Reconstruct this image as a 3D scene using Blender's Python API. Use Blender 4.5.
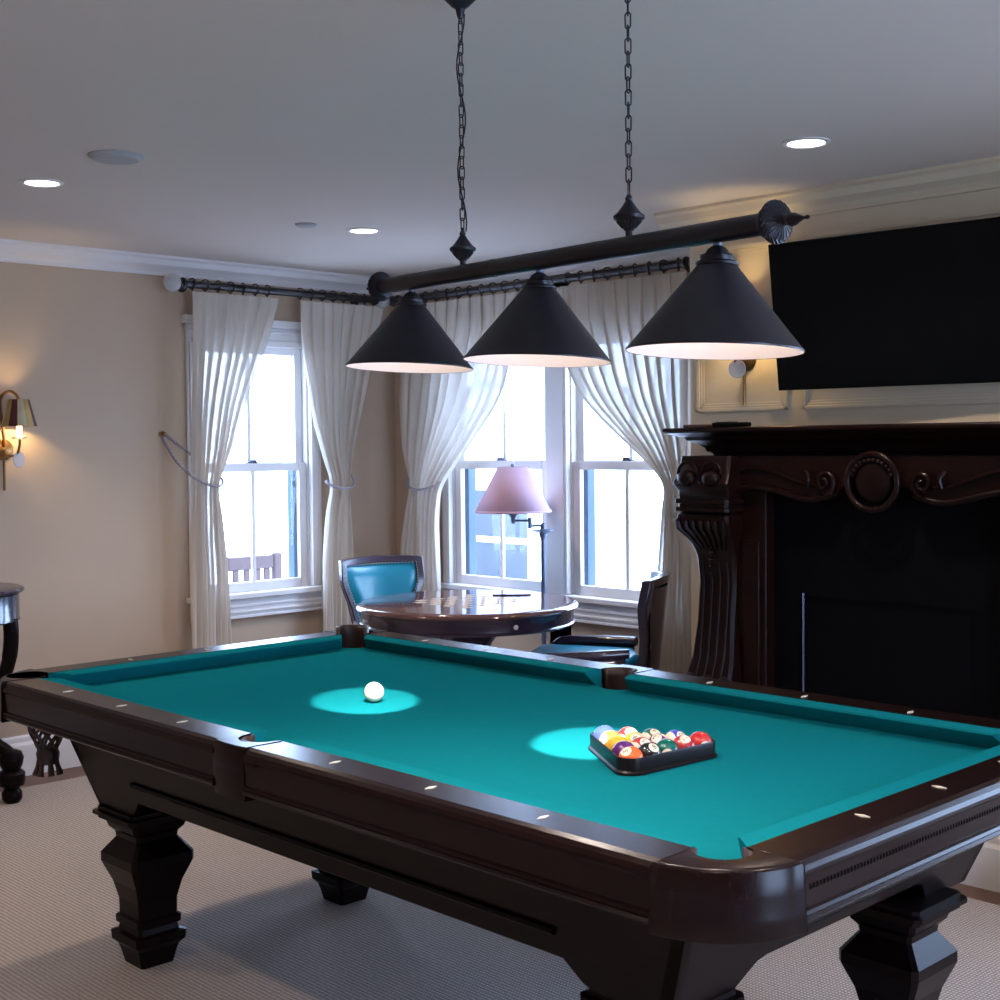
import bpy, bmesh, math, random
from mathutils import Vector, Matrix, Quaternion
random.seed(7)
for o in list(bpy.data.objects): bpy.data.objects.remove(o)
PI = math.pi
# ---------------------------------------------------------------- camera
sc = bpy.context.scene
H = 1.49
pitch, roll, yaw = math.radians(2.337), math.radians(-0.562), math.radians(45.817)
fw = Vector((math.cos(yaw)*math.cos(pitch), math.sin(yaw)*math.cos(pitch), -math.sin(pitch)))
rt = fw.cross(Vector((0, 0, 1))).normalized(); up = rt.cross(fw)
r2 = math.cos(roll)*rt + math.sin(roll)*up; u2 = -math.sin(roll)*rt + math.cos(roll)*up
cd = bpy.data.cameras.new('camera'); cam = bpy.data.objects.new('camera', cd); sc.collection.objects.link(cam)
cd.sensor_width = 36; cd.lens = 36*1350.7/1000; cd.clip_start = 0.05
cam.matrix_world = Matrix(((r2.x, u2.x, -fw.x, 0), (r2.y, u2.y, -fw.y, 0), (r2.z, u2.z, -fw.z, H), (0, 0, 0, 1)))
sc.camera = cam
# ---------------------------------------------------------------- world, light, exposure
SKY = 20.0
w = bpy.data.worlds.new('sky'); sc.world = w; w.use_nodes = True
w.node_tree.nodes['Background'].inputs[0].default_value = (0.50, 0.67, 1.0, 1)
w.node_tree.nodes['Background'].inputs[1].default_value = SKY
sc.view_settings.view_transform = 'Standard'; sc.view_settings.look = 'None'
sc.view_settings.gamma = 1; sc.view_settings.use_curve_mapping = False
sc.view_settings.exposure = 0.0
DOWNLIGHT_W = 60.0
SHADE_W = 2.3
POOL_W = 330.0
sc.cycles.use_denoising = True
sc.cycles.max_bounces = 8; sc.cycles.diffuse_bounces = 5; sc.cycles.transparent_max_bounces = 16
sc.cycles.sample_clamp_indirect = 4.0
C = sc.collection

def portal(name, loc, rot, sx, sy):
    l = bpy.data.lights.new(name, 'AREA'); l.shape = 'RECTANGLE'; l.size = sx; l.size_y = sy
    l.cycles.is_portal = True
    o = bpy.data.objects.new(name, l); C.objects.link(o); o.location = loc; o.rotation_euler = rot
portal('window_portal', (4.01, 6.10, 1.38), (-PI/2, 0, 0), .62, 1.3)
portal('window_portal', (5.10, 5.12, 1.38), (0, PI/2, 0), 1.3, .65)
portal('window_portal', (5.10, 4.25, 1.38), (0, PI/2, 0), 1.3, .65)
portal('window_portal', (2.25, -1.75, 1.16), (PI/2, 0, 0), 1.5, 1.9)
portal('window_portal', (4.58, .2, 1.13), (0, PI/2, 0), .8, 1.95)

# ---------------------------------------------------------------- materials
def srgb(r, g, b):
    f = lambda c: (c/255/12.92) if c/255 <= .04045 else ((c/255+.055)/1.055)**2.4
    return (f(r), f(g), f(b), 1)
def mat(name, col, rough=.5, metal=0, spec=.5, coat=0, emit=None, estr=0, noise=0, nscale=20, bump=0, bscale=200, stretch=(1, 1, 1), sheen=0):
    m = bpy.data.materials.new(name); m.use_nodes = True; nt = m.node_tree; b = nt.nodes['Principled BSDF']
    b.inputs['Base Color'].default_value = col; b.inputs['Roughness'].default_value = rough
    b.inputs['Metallic'].default_value = metal; b.inputs['Specular IOR Level'].default_value = spec
    b.inputs['Coat Weight'].default_value = coat; b.inputs['Coat Roughness'].default_value = .08
    b.inputs['Sheen Weight'].default_value = sheen
    if emit: b.inputs['Emission Color'].default_value = emit; b.inputs['Emission Strength'].default_value = estr
    tc = nt.nodes.new('ShaderNodeTexCoord'); mp = nt.nodes.new('ShaderNodeMapping'); mp.inputs['Scale'].default_value = stretch
    nt.links.new(tc.outputs['Object'], mp.inputs[0])
    if noise:
        n = nt.nodes.new('ShaderNodeTexNoise'); n.inputs['Scale'].default_value = nscale; n.inputs['Detail'].default_value = 5
        nt.links.new(mp.outputs[0], n.inputs['Vector'])
        mx = nt.nodes.new('ShaderNodeMixRGB'); mx.blend_type = 'MIX'
        mx.inputs[1].default_value = tuple(c*(1-noise) for c in col[:3])+(1,)
        mx.inputs[2].default_value = tuple(min(1, c*(1+noise)) for c in col[:3])+(1,)
        nt.links.new(n.outputs['Fac'], mx.inputs[0]); nt.links.new(mx.outputs[0], b.inputs['Base Color'])
    if bump:
        n2 = nt.nodes.new('ShaderNodeTexNoise'); n2.inputs['Scale'].default_value = bscale
        nt.links.new(mp.outputs[0], n2.inputs['Vector'])
        bp = nt.nodes.new('ShaderNodeBump'); bp.inputs['Strength'].default_value = bump; bp.inputs['Distance'].default_value = .002
        nt.links.new(n2.outputs['Fac'], bp.inputs['Height']); nt.links.new(bp.outputs[0], b.inputs['Normal'])
    return m
M = {}
M['wall'] = mat('beige_wall_paint', (.50, .375, .27, 1), .85, noise=.05, nscale=3, bump=.15, bscale=90)
M['panel'] = mat('cream_panel_paint', (.66, .55, .40, 1), .5, noise=.03, nscale=4)
M['ceiling'] = mat('ceiling_paint', (.64, .58, .53, 1), .9, noise=.02, nscale=2)
M['white'] = mat('white_trim_paint', (.78, .76, .76, 1), .4, noise=.02, nscale=6)
M['base'] = mat('white_baseboard_paint', (.80, .78, .78, 1), .4, noise=.02, nscale=6)
M['floorwood'] = mat('brown_floor_wood', (.12, .058, .034, 1), .45, noise=.35, nscale=8, stretch=(1, 12, 1))
M['wood'] = mat('dark_mahogany', (.005, .002, .002, 1), .32, spec=.10, noise=.6, nscale=9, stretch=(1, 1, 8))
M['railwood'] = mat('polished_mahogany_rail', (.009, .003, .003, 1), .26, spec=.20, noise=.45, nscale=10, stretch=(4, 4, 1))
M['mantel'] = mat('carved_dark_walnut', (.010, .003, .0025, 1), .33, spec=.16, noise=.6, nscale=12)
M['black'] = mat('black_stone', (.0022, .002, .003, 1), .6, spec=.06, noise=.4, nscale=14)
M['cloth'] = mat('teal_baize', (.005, .158, .182, 1), .95, spec=.0, noise=.06, nscale=60, bump=.2, bscale=900)
M['leather_pocket'] = mat('brown_pocket_leather', (.035, .012, .008, 1), .45, noise=.4, nscale=30, bump=.3, bscale=200)
M['pearl'] = mat('mother_of_pearl', (.75, .68, .55, 1), .25, noise=.1, nscale=50)
M['iron'] = mat('black_lamp_metal', (.006, .0055, .011, 1), .42, metal=0, spec=.4, noise=.2, nscale=60)
M['shade_in'] = mat('white_enamel', (.85, .78, .76, 1), .5, noise=.02, nscale=30)
M['bulb'] = mat('bulb_glass', (1, 1, 1, 1), .4, emit=(1, .85, .7, 1), estr=6)
M['disc'] = mat('downlight_lens', (1, 1, 1, 1), .4, emit=(1, .93, .88, 1), estr=14)
M['teal'] = mat('teal_leather', (.0, .20, .29, 1), .3, coat=.3, noise=.12, nscale=12, bump=.15, bscale=150)
M['chairwood'] = mat('chair_mahogany', (.030, .017, .033, 1), .25, coat=.4, noise=.3, nscale=14, stretch=(1, 1, 5))
M['tv'] = mat('television_black', (.0015, .0015, .002, 1), .5, spec=.12, noise=.2, nscale=5)
M['gold'] = mat('aged_brass', (.28, .15, .05, 1), .35, metal=.8, noise=.2, nscale=40)
M['lilac'] = mat('lilac_fabric', (.50, .32, .41, 1), .85, noise=.04, nscale=80, bump=.2, bscale=600)
M['steel'] = mat('grey_lamp_metal', (.13, .17, .25, 1), .4, metal=.3, noise=.1, nscale=60)
M['rod'] = mat('dark_curtain_rod', (.012, .008, .010, 1), .4, noise=.4, nscale=60)
M['rope'] = mat('grey_silk_rope', (.30, .27, .29, 1), .7, noise=.3, nscale=200)
M['slate'] = mat('shaded_reveal_blue', (.075, .10, .13, 1), .9, spec=0, noise=.08, nscale=20)  # outer window reveals, their shade put into the blue-grey colour
M['stripeA'] = mat('tan_parchment', (.42, .27, .09, 1), .7, noise=.08, nscale=40)
M['stripeB'] = mat('maroon_parchment', (.10, .02, .015, 1), .7, noise=.08, nscale=40)
M['stripeC'] = mat('cream_parchment', (.55, .46, .30, 1), .7, noise=.05, nscale=40)
M['flame'] = mat('candle_glow', (1, .8, .5, 1), .5, emit=(1, .72, .36, 1), estr=5)
M['snow'] = mat('pale_decking', (.85, .85, .88, 1), .9, noise=.05, nscale=2)
M['siding'] = mat('white_siding', (.85, .87, .9, 1), .8, noise=.04, nscale=4)
M['farglass'] = mat('blue_far_glass', (.05, .055, .062, 1), .9, spec=0, noise=.25, nscale=3)
M['greywood'] = mat('weathered_grey_wood', (.07, .052, .052, 1), .9, spec=0, noise=.15, nscale=20)
M['triangle'] = mat('dark_rack_plastic', (.008, .004, .005, 1), .35, spec=.2, noise=.3, nscale=40)
M['paper'] = mat('grey_metal_disc', (.55, .53, .52, 1), .5, noise=.1, nscale=60)
M['duct'] = mat('grey_ceiling_plastic', (.40, .40, .41, 1), .6, noise=.03, nscale=30)
M['socket'] = mat('brushed_dark_metal', (.05, .05, .07, 1), .25, metal=.8, noise=.1, nscale=80)

def sheer():
    m = bpy.data.materials.new('sheer_curtain'); m.use_nodes = True; nt = m.node_tree; nt.nodes.clear()
    out = nt.nodes.new('ShaderNodeOutputMaterial'); tr = nt.nodes.new('ShaderNodeBsdfTransparent')
    di = nt.nodes.new('ShaderNodeBsdfDiffuse'); tl = nt.nodes.new('ShaderNodeBsdfTranslucent')
    di.inputs[0].default_value = (.82, .74, .65, 1); tl.inputs[0].default_value = (.40, .38, .36, 1)
    m1 = nt.nodes.new('ShaderNodeMixShader'); m1.inputs[0].default_value = .22
    m2 = nt.nodes.new('ShaderNodeMixShader')
    tc = nt.nodes.new('ShaderNodeTexCoord'); mp = nt.nodes.new('ShaderNodeMapping'); mp.inputs['Scale'].default_value = (30, 30, 1.2)
    n = nt.nodes.new('ShaderNodeTexNoise'); n.inputs['Scale'].default_value = 1.0; n.inputs['Detail'].default_value = 2
    mr = nt.nodes.new('ShaderNodeMapRange'); mr.inputs[1].default_value = .3; mr.inputs[2].default_value = .7
    mr.inputs[3].default_value = .01; mr.inputs[4].default_value = .13
    nt.links.new(tc.outputs['Object'], mp.inputs[0]); nt.links.new(mp.outputs[0], n.inputs['Vector'])
    nt.links.new(n.outputs['Fac'], mr.inputs[0]); nt.links.new(mr.outputs[0], m2.inputs[0])
    nt.links.new(di.outputs[0], m1.inputs[1]); nt.links.new(tl.outputs[0], m1.inputs[2])
    nt.links.new(m1.outputs[0], m2.inputs[1]); nt.links.new(tr.outputs[0], m2.inputs[2])
    nt.links.new(m2.outputs[0], out.inputs[0]); return m
M['sheer'] = sheer()
def glassmat(name, tint, fac):
    m = bpy.data.materials.new(name); m.use_nodes = True; nt = m.node_tree; nt.nodes.clear()
    out = nt.nodes.new('ShaderNodeOutputMaterial'); tr = nt.nodes.new('ShaderNodeBsdfTransparent'); tr.inputs[0].default_value = tint
    gl = nt.nodes.new('ShaderNodeBsdfGlossy'); gl.inputs['Roughness'].default_value = .03
    mx = nt.nodes.new('ShaderNodeMixShader'); mx.inputs[0].default_value = fac
    nt.links.new(tr.outputs[0], mx.inputs[1]); nt.links.new(gl.outputs[0], mx.inputs[2]); nt.links.new(mx.outputs[0], out.inputs[0]); return m
M['pane'] = glassmat('window_glass', (.97, .99, 1, 1), .012)
def crystal():
    m = bpy.data.materials.new('crystal'); m.use_nodes = True; b = m.node_tree.nodes['Principled BSDF']
    b.inputs['Base Color'].default_value = (.85, .86, .88, 1); b.inputs['Roughness'].default_value = .05
    b.inputs['Transmission Weight'].default_value = .55; b.inputs['IOR'].default_value = 1.45; return m
M['crystal'] = crystal()
def carpetmat():
    m = bpy.data.materials.new('woven_carpet'); m.use_nodes = True; nt = m.node_tree; b = nt.nodes['Principled BSDF']
    b.inputs['Roughness'].default_value = 1; b.inputs['Specular IOR Level'].default_value = .05
    tc = nt.nodes.new('ShaderNodeTexCoord')
    def wave(axis, sc_, dist):
        wv = nt.nodes.new('ShaderNodeTexWave'); wv.bands_direction = axis; wv.inputs['Scale'].default_value = sc_
        wv.inputs['Distortion'].default_value = dist; wv.inputs['Detail'].default_value = 1; wv.inputs['Detail Scale'].default_value = 2
        nt.links.new(tc.outputs['Object'], wv.inputs['Vector']); return wv
    a = wave('X', 22, 1.2); c = wave('Y', 30, 1.2)
    mu = nt.nodes.new('ShaderNodeMath'); mu.operation = 'MULTIPLY'
    nt.links.new(a.outputs['Fac'], mu.inputs[0]); nt.links.new(c.outputs['Fac'], mu.inputs[1])
    n = nt.nodes.new('ShaderNodeTexNoise'); n.inputs['Scale'].default_value = 90; nt.links.new(tc.outputs['Object'], n.inputs['Vector'])
    ad = nt.nodes.new('ShaderNodeMath'); ad.operation = 'MULTIPLY_ADD'; ad.inputs[1].default_value = .35
    nt.links.new(n.outputs['Fac'], ad.inputs[0]); nt.links.new(mu.outputs[0], ad.inputs[2])
    cr = nt.nodes.new('ShaderNodeValToRGB'); cr.color_ramp.elements[0].position = .05; cr.color_ramp.elements[1].position = .9
    cr.color_ramp.elements[0].color = (.235, .197, .178, 1); cr.color_ramp.elements[1].color = (.58, .515, .475, 1)
    nt.links.new(ad.outputs[0], cr.inputs[0]); nt.links.new(cr.outputs[0], b.inputs['Base Color'])
    bp = nt.nodes.new('ShaderNodeBump'); bp.inputs['Strength'].default_value = .6; bp.inputs['Distance'].default_value = .004
    nt.links.new(ad.outputs[0], bp.inputs['Height']); nt.links.new(bp.outputs[0], b.inputs['Normal']); return m
M['carpet'] = carpetmat()
def boardmat():          # round table top: glossy veneer with an inlaid checkerboard whose squares have a duller finish
    m = bpy.data.materials.new('inlaid_table_top'); m.use_nodes = True; nt = m.node_tree; b = nt.nodes['Principled BSDF']
    b.inputs['Coat Weight'].default_value = .4; b.inputs['Coat Roughness'].default_value = .05
    tc = nt.nodes.new('ShaderNodeTexCoord'); mp = nt.nodes.new('ShaderNodeMapping'); mp.inputs['Location'].default_value = (.0, .0, 0.013)
    nt.links.new(tc.outputs['Object'], mp.inputs[0])
    ch = nt.nodes.new('ShaderNodeTexChecker'); ch.inputs['Scale'].default_value = 1/.05; nt.links.new(mp.outputs[0], ch.inputs[0])
    sp = nt.nodes.new('ShaderNodeSeparateXYZ'); nt.links.new(tc.outputs['Object'], sp.inputs[0])
    def lim(s):
        a = nt.nodes.new('ShaderNodeMath'); a.operation = 'ABSOLUTE'; nt.links.new(sp.outputs[s], a.inputs[0])
        l = nt.nodes.new('ShaderNodeMath'); l.operation = 'LESS_THAN'; l.inputs[1].default_value = .2; nt.links.new(a.outputs[0], l.inputs[0]); return l
    x, y = lim(0), lim(1)
    m1 = nt.nodes.new('ShaderNodeMath'); m1.operation = 'MULTIPLY'; nt.links.new(x.outputs[0], m1.inputs[0]); nt.links.new(y.outputs[0], m1.inputs[1])
    m2 = nt.nodes.new('ShaderNodeMath'); m2.operation = 'MULTIPLY'; nt.links.new(m1.outputs[0], m2.inputs[0]); nt.links.new(ch.outputs['Fac'], m2.inputs[1])
    mx = nt.nodes.new('ShaderNodeMixRGB'); mx.inputs[1].default_value = (.11, .05, .045, 1); mx.inputs[2].default_value = (.36, .27, .2, 1)
    nt.links.new(m2.outputs[0], mx.inputs[0]); nt.links.new(mx.outputs[0], b.inputs['Base Color'])
    mr = nt.nodes.new('ShaderNodeMapRange'); mr.inputs[3].default_value = .1; mr.inputs[4].default_value = .8
    nt.links.new(m2.outputs[0], mr.inputs[0]); nt.links.new(mr.outputs[0], b.inputs['Roughness'])
    iv = nt.nodes.new('ShaderNodeMapRange'); iv.inputs[3].default_value = .5; iv.inputs[4].default_value = 0; nt.links.new(m2.outputs[0], iv.inputs[0]); nt.links.new(iv.outputs[0], b.inputs['Coat Weight'])
    iw = nt.nodes.new('ShaderNodeMapRange'); iw.inputs[3].default_value = .5; iw.inputs[4].default_value = .05; nt.links.new(m2.outputs[0], iw.inputs[0]); nt.links.new(iw.outputs[0], b.inputs['Specular IOR Level']); return m
M['board'] = boardmat()

# ---------------------------------------------------------------- mesh helpers
class MB:
    def __init__(s): s.v = []; s.f = []; s.mi = []
    def add(s, vs, fs, mi=0):
        n = len(s.v); s.v += [tuple(v) for v in vs]; s.f += [tuple(i+n for i in f) for f in fs]; s.mi += [mi]*len(fs); return s
    def box(s, a, b, mi=0):
        x0, y0, z0 = a; x1, y1, z1 = b
        vs = [(x0,y0,z0),(x1,y0,z0),(x1,y1,z0),(x0,y1,z0),(x0,y0,z1),(x1,y0,z1),(x1,y1,z1),(x0,y1,z1)]
        return s.add(vs, [(0,3,2,1),(4,5,6,7),(0,1,5,4),(1,2,6,5),(2,3,7,6),(3,0,4,7)], mi)
    def lathe(s, prof, c=(0,0,0), n=32, axis=(0,0,1), mi=0, cap=True, ripple=None):
        q = Vector((0,0,1)).rotation_difference(Vector(axis)); c = Vector(c); vs = []; fs = []
        for (r, z) in prof:
            for k in range(n):
                t = 2*PI*k/n; rr = r*(1+(ripple[1]*math.cos(ripple[0]*t) if ripple else 0))
                vs.append(c+q@Vector((rr*math.cos(t), rr*math.sin(t), z)))
        m = len(prof)
        for i in range(m-1):
            for k in range(n):
                k2 = (k+1) % n; fs.append((i*n+k, i*n+k2, (i+1)*n+k2, (i+1)*n+k))
        if cap: fs.append(tuple(range(n))[::-1]); fs.append(tuple((m-1)*n+k for k in range(n)))
        return s.add(vs, fs, mi)
    def tube(s, pts, r, n=8, mi=0, closed=False, cap=True):
        pts = [Vector(p) for p in pts]; N = len(pts); vs = []; fs = []
        rs = r if isinstance(r, (list, tuple)) else [r]*N
        t0 = (pts[1]-pts[0]).normalized(); nrm = t0.orthogonal().normalized(); prev = t0
        for i, p in enumerate(pts):
            if closed: t = (pts[(i+1) % N]-pts[i-1]).normalized()
            else: t = (pts[min(i+1, N-1)]-pts[max(i-1, 0)]).normalized()
            nrm = prev.rotation_difference(t)@nrm; nrm = (nrm-t*nrm.dot(t)).normalized(); prev = t; bn = t.cross(nrm)
            for k in range(n):
                a = 2*PI*k/n+PI/n; vs.append(p+(nrm*math.cos(a)+bn*math.sin(a))*rs[i])
        M_ = N if closed else N-1
        for i in range(M_):
            j = (i+1) % N
            for k in range(n):
                k2 = (k+1) % n; fs.append((i*n+k, i*n+k2, j*n+k2, j*n+k))
        if cap and not closed: fs.append(tuple(range(n))[::-1]); fs.append(tuple((N-1)*n+k for k in range(n)))
        return s.add(vs, fs, mi)
    def prism(s, poly, lo, hi, f, mi=0):      # poly 2D, f(u,v,w) -> 3D
        n = len(poly); vs = [f(u, v, lo) for u, v in poly]+[f(u, v, hi) for u, v in poly]
        fs = [tuple(range(n))[::-1], tuple(range(n, 2*n))]+[(k, (k+1) % n, n+(k+1) % n, n+k) for k in range(n)]
        return s.add(vs, fs, mi)
    def sphere(s, c, r, n=16, mi=0, sq=(1,1,1)):
        vs = []; fs = []
        for i in range(n//2+1):
            ph = PI*i/(n//2)
            for k in range(n):
                t = 2*PI*k/n; vs.append((c[0]+sq[0]*r*math.sin(ph)*math.cos(t), c[1]+sq[1]*r*math.sin(ph)*math.sin(t), c[2]+sq[2]*r*math.cos(ph)))
        for i in range(n//2):
            for k in range(n): k2 = (k+1) % n; fs.append((i*n+k, (i+1)*n+k, (i+1)*n+k2, i*n+k2))
        return s.add(vs, fs, mi)
    def sections(s, secs, mi=0):              # secs: list of equal-length rings of 3D points
        n = len(secs[0]); vs = [p for r in secs for p in r]; fs = []
        for i in range(len(secs)-1):
            for k in range(n): k2 = (k+1) % n; fs.append((i*n+k, i*n+k2, (i+1)*n+k2, (i+1)*n+k))
        fs.append(tuple(range(n))[::-1]); fs.append(tuple((len(secs)-1)*n+k for k in range(n)))
        return s.add(vs, fs, mi)
    def grid(s, nu, nv, f, mi=0):
        vs = [f(i/nu, j/nv) for j in range(nv+1) for i in range(nu+1)]
        fs = [(j*(nu+1)+i, j*(nu+1)+i+1, (j+1)*(nu+1)+i+1, (j+1)*(nu+1)+i) for j in range(nv) for i in range(nu)]
        return s.add(vs, fs, mi)
    def obj(s, name, m, parent=None, smooth=False, bevel=0, loc=None, origin=None, segs=2):
        me = bpy.data.meshes.new(name)
        vs = s.v if origin is None else [tuple(Vector(v)-Vector(origin)) for v in s.v]
        me.from_pydata(vs, [], s.f); 
        for mm in (m if isinstance(m, (list, tuple)) else [m]): me.materials.append(mm)
        for p, i in zip(me.polygons, s.mi): p.material_index = i
        bm = bmesh.new(); bm.from_mesh(me); bmesh.ops.remove_doubles(bm, verts=bm.verts, dist=1e-6); bmesh.ops.recalc_face_normals(bm, faces=bm.faces); bm.to_mesh(me); bm.free()
        if smooth:
            me.shade_smooth() if hasattr(me, 'shade_smooth') else [setattr(p, 'use_smooth', True) for p in me.polygons]
            try: me.set_sharp_from_angle(angle=math.radians(40))
            except Exception: pass
        o = bpy.data.objects.new(name, me); C.objects.link(o)
        if parent: o.parent = parent
        if origin is not None: o.location = origin
        if loc is not None: o.location = loc
        if bevel:
            b = o.modifiers.new('bevel', 'BEVEL'); b.width = bevel; b.segments = segs; b.limit_method = 'ANGLE'; b.angle_limit = math.radians(35)
            if not smooth: 
                for p in me.polygons: p.use_smooth = True
                try: me.set_sharp_from_angle(angle=math.radians(50))
                except Exception: pass
        return o
def thing(name, label, cat, loc=(0,0,0), rotz=0, group=None):
    o = bpy.data.objects.new(name, None); C.objects.link(o); o.empty_display_size = .1
    o.location = loc; o.rotation_euler = (0, 0, rotz); o['label'] = label; o['category'] = cat
    if group: o['group'] = group
    return o
def tag(o, label, cat, group=None):
    o['label'] = label; o['category'] = cat
    if group: o['group'] = group
    return o
def struct(o): o['kind'] = 'structure'; return o
def sbox(name, a, b, m, parent=None, bevel=0):
    o = MB().box(a, b).obj(name, m, parent, bevel=bevel)
    return o if parent else struct(o)
def dup(root, loc=None, rot=None, label=None):
    r = root.copy(); C.objects.link(r)
    if loc is not None: r.location = loc
    if rot is not None: r.rotation_euler = rot
    if label: r['label'] = label
    for ch in list(root.children):
        c = ch.copy(); C.objects.link(c); c.parent = r
        for g in ch.children:
            d = g.copy(); C.objects.link(d); d.parent = c
    return r

# ---------------------------------------------------------------- room shell
YA, XB, XF, YF, ZC = 5.97, 4.97, 4.42, 3.425, 2.43      # window walls, chimney breast face, its edge, ceiling
X0, Y0 = -1.6, -1.6
sbox('floor', (X0, Y0, -.06), (XB+.1, YA+.1, -.012), M['floorwood'])
sbox('ceiling', (X0, Y0, ZC), (XB+.1, YA+.1, ZC+.06), M['ceiling'])
m = MB()          # left wall with window 1
w1 = (3.66, 4.36); zb, zt = .72, 2.04; T = .10
m.box((X0, YA, 0), (w1[0], YA+T, ZC)).box((w1[1], YA, 0), (XB+T, YA+T, ZC)).box((w1[0], YA, 0), (w1[1], YA+T, zb)).box((w1[0], YA, zt), (w1[1], YA+T, ZC))
struct(m.obj('wall_left', M['wall']))
m = MB()          # right wall with windows 2 and 3, plus chimney breast with firebox hole
w2 = (4.755, 5.485); w3 = (3.885, 4.607)
m.box((XB, 3.3, 0), (XB+T, w3[0], ZC)).box((XB, w3[1], 0), (XB+T, w2[0], ZC)).box((XB, w2[1], 0), (XB+T, YA, ZC))
m.box((XB, w3[0], 0), (XB+T, w2[1], zb)).box((XB, w3[0], zt), (XB+T, w2[1], ZC))
struct(m.obj('wall_right', M['wall']))
m = MB()
m.box((XF, 2.80, 0), (XB+T, YF, ZC)).box((XF, 1.15, 0), (XB+T, 2.13, ZC)).box((XF, Y0, 0), (XF+.12, -.75, ZC)).box((XF, -.75, 0), (XF+.12, 1.15, .75)).box((XF, -.75, 1.52), (XF+.12, 1.15, ZC)).box((XF, 2.13, .95), (XB+T, 2.80, ZC)).box((XF+.4, 2.13, 0), (XB+T, 2.80, .95))
struct(m.obj('wall_fireplace', M['panel']))
m = MB(); m.box((X0-T, Y0-T, 0), (X0, YA+T, ZC)); struct(m.obj('wall_front', M['wall']))
m = MB(); wx = (1.55, 2.95)
m.box((X0, Y0-T, 0), (wx[0], Y0, ZC)).box((wx[1], Y0-T, 0), (XF, Y0, ZC)).box((wx[0], Y0-T, 0), (wx[1], Y0, .22)).box((wx[0], Y0-T, 2.1), (wx[1], Y0, ZC))
struct(m.obj('wall_back', M['wall']))
wf = MB(); 
for x in (wx[0], (wx[0]+wx[1])/2-.03, wx[1]-.06): wf.box((x, Y0-.08, .22), (x+.06, Y0-.02, 2.1))
wf.box((wx[0], Y0-.08, .22), (wx[1], Y0-.02, .28)).box((wx[0], Y0-.08, 2.04), (wx[1], Y0-.02, 2.1))
w4 = struct(wf.obj('window_4', M['white'], bevel=.004))
MB().box((wx[0]+.06, Y0-.055, .28), (wx[1]-.06, Y0-.05, 2.04)).obj('window_glass', M['pane'], w4)

wf = MB()
for y in (-.75, .17, 1.09): wf.box((XF+.02, y, .75), (XF+.08, y+.06, 1.52))
wf.box((XF+.02, -.75, .75), (XF+.08, 1.15, .81)).box((XF+.02, -.75, 1.46), (XF+.08, 1.15, 1.52)).box((XF+.02, -.75, 1.12), (XF+.08, 1.15, 1.15))
w5 = struct(wf.obj('window_5', M['white'], bevel=.004))
MB().box((XF+.05, -.69, .81), (XF+.055, 1.09, 1.46)).obj('window_glass', M['pane'], w5)
# crown mouldings
cp = [(0, 0), (.085, 0), (.085, -.012), (.07, -.02), (.058, -.045), (.03, -.062), (.018, -.075), (.018, -.09), (0, -.09)]
def crown(name, f, a, b):
    struct(MB().prism(cp, a, b, f).obj(name, M['base'], smooth=False))
crown('trim_1', lambda u, v, s: (s, YA-u, ZC+v), X0, XB)
crown('trim_2', lambda u, v, s: (XB-u, s, ZC+v), YF, YA)
o = MB().prism(cp, Y0, YF+.12, lambda u, v, s: (XF-u, s, ZC+v)).obj('trim_3', M['panel']); struct(o)
o = MB().prism(cp, XF, XB, lambda u, v, s: (s, YF+u*1.41, ZC+v)).obj('trim_4', M['panel']); struct(o)
# baseboards
bp_ = [(0, -.012), (.02, -.012), (.02, .13), (.012, .145), (.012, .165), (0, .175)]
struct(MB().prism(bp_, X0, XB, lambda u, v, s: (s, YA-u, v)).obj('baseboard_left', M['base']))
struct(MB().prism(bp_, YF, YA-.02, lambda u, v, s: (XB-u, s, v)).obj('baseboard_right', M['base']))
struct(MB().prism(bp_, Y0, 1.52, lambda u, v, s: (XF-u, s, v)).obj('baseboard_fireplace', M['base']))
struct(MB().prism(bp_, 1.93, 3.02, lambda u, v, s: (4.285-u, s, v)).obj('trim_5', M['base']))
# carpet
cpt = MB().box((X0+.25, Y0+.25, -.012), (4.12, YA-.26, 0)).obj('carpet', M['carpet'], bevel=.004)
tag(cpt, 'beige looped carpet on the floor under the pool table', 'carpet')

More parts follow.
